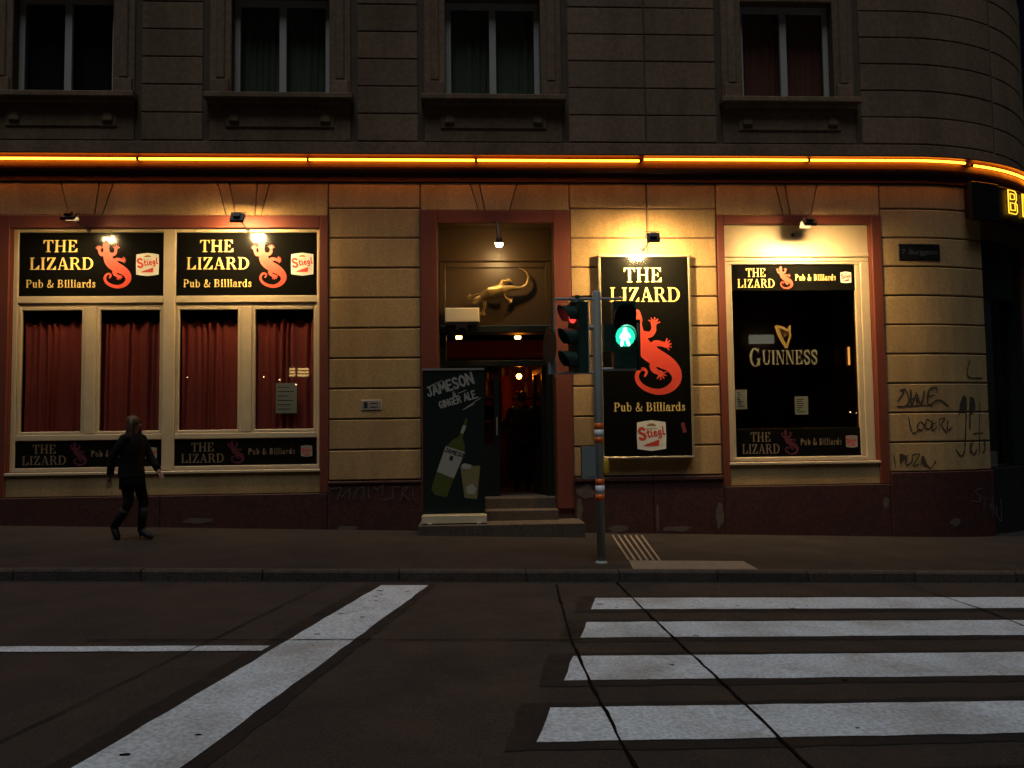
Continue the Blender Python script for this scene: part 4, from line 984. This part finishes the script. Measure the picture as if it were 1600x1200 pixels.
for ic in (((318,660),(345,655),(360,662),(380,665),(375,690),(322,690)), ((345,800),(385,785),(410,815),(395,850),(350,845))): flat('ice_print', [[uv(*p) for p in ic]], bf(.0035), 'label', rt)

# ------------------------------------------------------------------ traffic light pole
TX, TY = 1.59, 10.15; tz = pave_z(TX)
def Q(x, y, Y=TY): X, Z = PX(x, y, Y); return Vector((X, Y, Z))
ztop = Q(930, 458).z
pole = root('traffic_light_pole', (TX, TY, tz), 'grey traffic signal pole with orange and white reflective bands beside the crossing', 'traffic light')
MB().tube([(TX, TY, tz-.05), (TX, TY, ztop), (TX, TY, ztop+.03)], [.052, .052, .03], 20).build('post', 'polepaint', pole, smooth=True)
MB().lathe((TX, TY, tz), [(.075, -.02), (.075, .012), (.058, .03)], 18).build('collar', 'polepaint', pole)
def band(y0, y1, m_): MB().tube([(TX, TY, Q(936, y1).z), (TX, TY, Q(936, y0).z)], .0565, 20).build('reflective_band', m_, pole, smooth=True)
for a, b, m_ in ((661,671,'bandorange'), (671.3,682.7,'bandwhite'), (683,692,'bandorange'), (748,758,'bandorange'), (758.3,771.7,'bandwhite'), (772,782,'bandorange')): band(a, b, m_)
q = MB(); za = Q(930, 467).z; zb2 = Q(930, 577).z; zm = Q(930, 512).z; xl = Q(866, 467).x; xr = Q(994, 577).x
q.tube([(xl, TY, za), (TX, TY, za)], .018, 8); q.tube([(TX, TY, za), (Q(974, 467).x, TY, za)], .018, 8); q.tube([(xl+.03, TY, Q(870, 583).z), (TX, TY, Q(870, 583).z)], .016, 8); q.tube([(TX, TY, zb2), (xr, TY, zb2)], .022, 8)
q.tube([(Q(905, 512).x, TY, zm), (TX, TY, zm)], .03, 8); q.build('bracket_arm', 'polepaint', pole)
# vehicle signal, turned towards the street on the left
hc = Q(902, 528); T = Matrix.Translation(hc) @ Matrix.Rotation(R_(20), 4, 'Z')       # local -X is the face
q = MB(); q.mbox(T, (-.05, -.15, -.43), (.07, .15, .43)); hb = q.build('vehicle_signal', 'signalgreen', pole)
q = MB(); q.mbox(T, (.071, -.155, -.435), (.085, .155, .435)); q.build('backplate', 'polepaint', hb)
MB().lathe(T @ Vector((.01, 0, .43)), [(.12, 0), (.08, .04), (.03, .06), (.03, .1)], 12).build('cap', 'signalgreen', hb)
for k, zz in enumerate((.28, 0, -.28)):
    c = T @ Vector((-.051, 0, zz)); Mx = (T.to_3x3() @ Matrix.Rotation(R_(-90), 3, 'Y'))
    MB().lathe(c, [(.10, -.004), (.10, .012), (.05, .024)], 18, Mx).build('lens', 'redlens' if k == 0 else 'doordark', hb, smooth=True)
    n = 14; vs_ = []
    for j in range(n+1):                              # open hood over the lens
        a = R_(-35+250*j/n); lx = .20*(.35+.65*max(0, math.sin(a)*.5+.5))
        for r, e in ((.108, 0), (.108, lx), (.114, lx), (.114, 0)): vs_.append(T @ Vector((-.05-e, r*math.cos(a), zz+r*math.sin(a))))
    q = MB().add(vs_, [(j*4+k2, (j+1)*4+k2, (j+1)*4+(k2+1) % 4, j*4+(k2+1) % 4) for j in range(n) for k2 in range(4)]); q.build('hood', 'signalgreen', hb)
# pedestrian signal facing across the road
pc = Q(975, 523); X0, X1 = Q(957, 523).x, Q(992, 523).x; ZT, ZB = Q(975, 472).z, Q(975, 574).z; ZM = (ZT+ZB)/2
q = MB(); q.box(X0, X1, TY-.08, TY+.1, ZM+.004, ZT); q.box(X0, X1, TY-.08, TY+.1, ZB, ZM-.004); pb_ = q.build('pedestrian_signal', 'signalgreen', pole)
xw = Q(943, 523).x; MB().box(xw, X0-.002, TY-.03, TY+.05, Q(943, 549).z, Q(943, 507).z).build('side_bracket', 'signalgreen', pole)
gx, gz = (X0+X1)/2, Q(975, 527).z
for k, zz in enumerate(((ZM+ZT)/2+.02, gz)):
    MB().lathe((gx, TY-.081, zz), [(.122, 0), (.122, .008), (.116, .01)], 24, Matrix.Rotation(R_(90), 3, 'X')).build('lens', 'greenhalo' if k else 'doordark', pb_)
    n = 14; vs_ = []
    for j in range(n+1):
        a = R_(-20+220*j/n); lx = .16*(.4+.6*max(0, math.sin(a)))
        for r, e in ((.127, 0), (.127, lx), (.133, lx), (.133, 0)): vs_.append(Vector((gx+r*math.cos(a), TY-.08-e, zz+r*math.sin(a))))
    MB().add(vs_, [(j*4+k2, (j+1)*4+k2, (j+1)*4+(k2+1) % 4, j*4+(k2+1) % 4) for j in range(n) for k2 in range(4)]).build('hood', 'signalgreen', pb_)
mn = [[(.0+.020*math.cos(R_(30*j)), .075+.020*math.sin(R_(30*j))) for j in range(12)]]
mn += stroke([(0, .045), (0, .0)], [.05, .042])+stroke([(-.012, .045), (-.042, .01), (-.045, -.012)], .02)+stroke([(.012, .045), (.042, .012), (.05, -.005)], .02)+stroke([(-.008, -.0), (-.03, -.045), (-.038, -.09)], .025)+stroke([(.008, 0), (.022, -.045), (.036, -.088)], .025)
flat('walking_figure', mn, lambda u, v: Vector((gx+u*1.15, TY-.0935, gz+v*1.15)), 'greenman', pb_)
q = MB(); xq = Q(996.5, 540).x; q.tube([(xq, TY-.02, Q(996, 579).z), (xq, TY-.02, Q(996, 503).z)], .03, 10); q.tube([(xq, TY-.02, Q(996, 503).z), (xq, TY-.02, Q(996, 500).z)], [.036, .03], 10); q.build('side_tube', 'signalgreen', pole, smooth=True)
# cabinet and push button
q = MB(); g0, g1 = Q(909, 698), Q(930, 748); q.box(g0.x, TX-.04, TY-.02, TY+.13, g1.z, g0.z); cb = q.build('control_box', 'greybox', pole)
MB().box(g0.x+.055, TX-.06, TY-.026, TY-.019, g1.z+.03, g0.z-.03).build('door', 'greybox', cb)
g0, g1 = Q(947, 715), Q(955, 742)
q = MB(); q.lathe((TX+.075, TY+.0, g1.z), [(.035, 0), (.045, .03), (.045, .15), (.03, g0.z-g1.z)], 12); q.build('push_button', 'yellowbox', pole, smooth=True)
# round traffic sign seen from behind, at the end of the arm
sc_ = Q(859, 541); T3 = Matrix.Rotation(R_(-75), 3, 'Z') @ Matrix.Rotation(R_(90), 3, 'X')
rt = root('round_sign', sc_, 'round road sign seen nearly edge-on at the end of the signal arm', 'sign')
mat('signback', (.05, .05, .042), .6)
MB().lathe(sc_, [(.225, -.006), (.235, 0), (.225, .006)], 28, T3).build('disc', 'signback', rt)
MB().tube([Vector((xl, TY, za)), Vector((xl, TY+.02, Q(866, 590).z))], .014, 8).build('mount', 'polepaint', rt)
q = MB(); s1 = Q(856, 567); s2 = Q(868, 585); q.box(s1.x, s2.x, TY-.03, TY-.025, s2.z, s1.z); q.build('plate', 'greybox', rt)

# ------------------------------------------------------------------ small fittings on the wall
rt = root('street_sign', F(7.48, 4.42, .03), 'small dark blue street name plate on the corner pier', 'sign')
MB().fbox(7.12, 7.84, 4.42, 4.70, .025, .045, .004).build('plate', 'plate', rt)
def bfont(text, size):
    c = bpy.data.curves.new('t', 'FONT'); c.body = text; c.size = size; c.align_x = 'CENTER'; c.resolution_u = 2
    o = bpy.data.objects.new('t', c); COL.objects.link(o); dg = bpy.context.evaluated_depsgraph_get(); dg.update()
    me = bpy.data.meshes.new_from_object(o.evaluated_get(dg)); bpy.data.objects.remove(o); return me
me = bfont('7. Burggasse', .125)
for v in me.vertices: v.co = F(7.48+v.co.x, 4.525+v.co.y, .048)
me.materials.clear(); mat('platewhite', (.10, .10, .10), .5); finish('lettering', me, 'platewhite', rt)
rt = root('wall_plaque', F(-1.53, 2.06, .03), 'small metal plaque on the cream pier beside the door', 'plaque')
MB().fbox(-1.70, -1.38, 2.05, 2.21, .028, .04, .004).build('plate', 'alu', rt)
flat('print', [rc(-1.66, 2.08, -1.60, 2.18), rc(-1.56, 2.15, -1.44, 2.165), rc(-1.56, 2.09, -1.44, 2.105)], lambda u, v: F(u, v, .0425), 'ink', rt)
# graffiti on the corner pier, drawn over the enlarged photograph (1360..1600, 560..860)
def GP(x, y): return PX(1360+x/4, 560+y/4, YF)
def graf(lines, wd, m_, d=.0345):
    ps = []
    for l_ in lines:
        pts = [GP(*p) for p in l_]; pts = smooth_line(pts, 4) if len(pts) > 2 else pts; ps += stroke(pts, [wd*random.uniform(.55, 1.15)*(.7 if i_ in (0, len(pts)-1) else 1) for i_ in range(len(pts))])
    flat('graffiti', ps, lambda u, v: F(u if u < S0 else S0+RC*math.asin(min(.99, (u-S0)/RC)), v, d), m_, BLD)
graf([[(165,265),(200,215),(180,200),(215,195)], [(215,200),(235,270),(205,300),(160,302)], [(245,200),(250,295),(275,230)], [(250,255),(280,250),(285,295)], [(280,215),(310,290),(330,205)], [(410,180),(360,200),(355,290),(425,260),(490,300)], [(350,240),(395,230)], [(210,300),(380,295)], [(415,180),(405,215)]], .036, 'spray')
graf([[(230,365),(255,465),(290,450)], [(300,400),(285,430),(310,450),(330,420),(305,395)], [(345,380),(335,430),(365,440),(375,400),(345,380)], [(385,385),(380,450),(410,430)], [(385,410),(410,400)], [(430,380),(425,450)], [(430,380),(465,375),(440,415),(475,465)], [(485,385),(480,450),(515,430)]], .026, 'spray')
graf([[(140,610),(150,680)], [(185,665),(180,600),(215,615),(185,640)], [(225,600),(215,665),(250,650),(255,600)], [(255,605),(300,600),(260,670),(300,660)], [(310,670),(320,610),(345,670),(310,650)], [(345,660),(370,685),(405,640)]], .026, 'spray')
graf([[(560,350),(580,260),(600,235),(612,270),(610,400),(600,570),(575,610),(540,570)], [(640,590),(640,280),(655,245),(675,270),(672,320),(645,345)], [(565,330),(615,335)], [(715,265),(712,470)], [(665,470),(740,465)], [(712,470),(710,590)], [(660,520),(645,570),(670,600),(690,570)], [(745,500),(755,560),(735,590)]], .03, 'spray')
graf([[(715,815),(665,830),(700,870),(690,900),(630,890)], [(715,870),(770,885)], [(740,880),(725,950)], [(800,880),(780,950)], [(775,920),(800,930),(800,985)], [(865,885),(870,1020),(830,985),(830,930)]], .03, 'sprayred', .0635)
graf([[(640,10),(620,90),(645,118),(735,118)]], .03, 'spray')
def HP(x, y): return PX(510+x/4, 540+y/4, YF)
ps = []
for l_ in ([(30,890),(100,885),(75,960)], [(100,940),(150,890),(150,960)], [(170,960),(200,890),(240,880),(235,960)], [(265,880),(270,950)], [(300,880),(320,900),(355,870),(355,930)], [(350,960),(420,950),(415,880),(460,880)], [(470,960),(480,890),(510,880),(480,925),(520,960)], [(540,880),(545,950),(575,975)]):
    ps += stroke([HP(*p) for p in l_], .014)
flat('graffiti', ps, lambda u, v: F(u, v, .082), 'sprayred', BLD)
# ------------------------------------------------------------------ rounded corner: dark door and neon sign
q = MB(); q.fbox(CD[0], CD[0]+.16, -.5, 4.9, -.5, -.1, .01); q.fbox(CD[1]-.16, CD[1], -.5, 4.9, -.5, -.1, .01); q.fbox(CD[0]+.16, CD[1]-.16, 3.9, 4.9, -.5, -.15, .01); q.fbox(CD[0]+.16, CD[1]-.16, -.5, .95, -.5, -.15, .01); cdn = q.build('corner_window', 'doordark', BLD)
MB().fbox(CD[0]+.16, CD[1]-.16, .95, 3.9, -.32, -.31).build('pane', 'glass', cdn)
MB().fbox(CD[0], CD[1], -.5, 4.9, -.9, -.85).build('back_wall', 'darkroom', BLD)
rt = root('corner_neon_sign', F(9.4, 5.05, .2), 'dark curved sign box with yellow outlined neon letters on the rounded corner', 'sign')
MB().fbox(8.36, 11.4, 5.16, 5.74, .06, .20, .01).build('box', 'blackmetal', rt)
MB().fbox(8.30, 8.90, 5.10, 5.74, .202, .26, .01).build('end_box', 'blackmetal', rt)
def neon_letter(lines, s_, z, h):
    q = MB()
    for l_ in lines: q.tube([F(s_+p[0]*h, z+p[1]*h, .225) for p in l_], .0085, 6)
    q.build('neon_letter', 'neonyellow', rt)
xb = 9.20
neon_letter([[(0,0),(0,1),(.5,1),(.62,.9),(.62,.62),(.52,.52),(.66,.42),(.66,.1),(.54,0),(0,0)], [(.14,.6),(.14,.86),(.46,.86),(.48,.64),(.14,.6)], [(.14,.14),(.14,.46),(.48,.46),(.5,.16),(.14,.14)]], xb, 5.30, .40)
neon_letter([[(0,0),(0,1),(.18,1),(.18,0),(0,0)]], xb+.46, 5.30, .40)
for k in range(2): neon_letter([[(0,0),(0,1),(.16,1),(.16,.16),(.5,.16),(.5,0),(0,0)]], xb+.74+.34*k, 5.30, .40)

# ------------------------------------------------------------------ across the street (seen only mirrored in the panes)
OY = -14.0; VY = 2*13.37-OY
rt = root('opposite_house', (0, OY, 0), 'dark house across the street mirrored in the panes with one lit window', 'building')
q = MB(); q.box(-40, 40, OY-8, OY, -2, 14); q.build('wall', 'upper', rt)
def MX(x, y): return PX(x, y, VY)
def lit(x0, x1, y0, y1, m_='litwindow'):
    a, b = MX(x0, y1), MX(x1, y0); o = MB().box(a[0], b[0], OY+.01, OY+.06, a[1], b[1]).build('window', m_, rt); return o
for k in range(3):
    lit(452, 461, 575+k*5, 578+k*5); lit(465, 482, 575+k*5, 578+k*5)
def dots(lst, r, m_, label, cat):
    for k, (x, y) in enumerate(lst):
        X, Z = MX(x, y); q = MB(); q.ball((X, OY+1.2, Z), r, 8, 6)
        rt2 = root('street_lamp', (X, OY+1.2, road_z(X)), label, cat, 'street lamps across the road')
        q.build('lamp', m_, rt2); MB().tube([(X, OY+1.2, road_z(X)), (X, OY+1.2, Z)], .03, 6).build('post', 'polepaint', rt2)
dots([(400, 592), (421, 592), (445, 596), (470, 603), (406, 623), (305, 592), (1313, 645), (1322, 646)], .035, 'streetdot', 'small warm street lamp across the road mirrored in the panes', 'lamp')
a, b = MX(1168, 538), MX(1206, 524)
MB().box(a[0], b[0], OY+.3, OY+.4, a[1], b[1]).build('shop_light', 'shopsign', label='long pale lit shop box across the road mirrored in the beer window', cat='lamp')
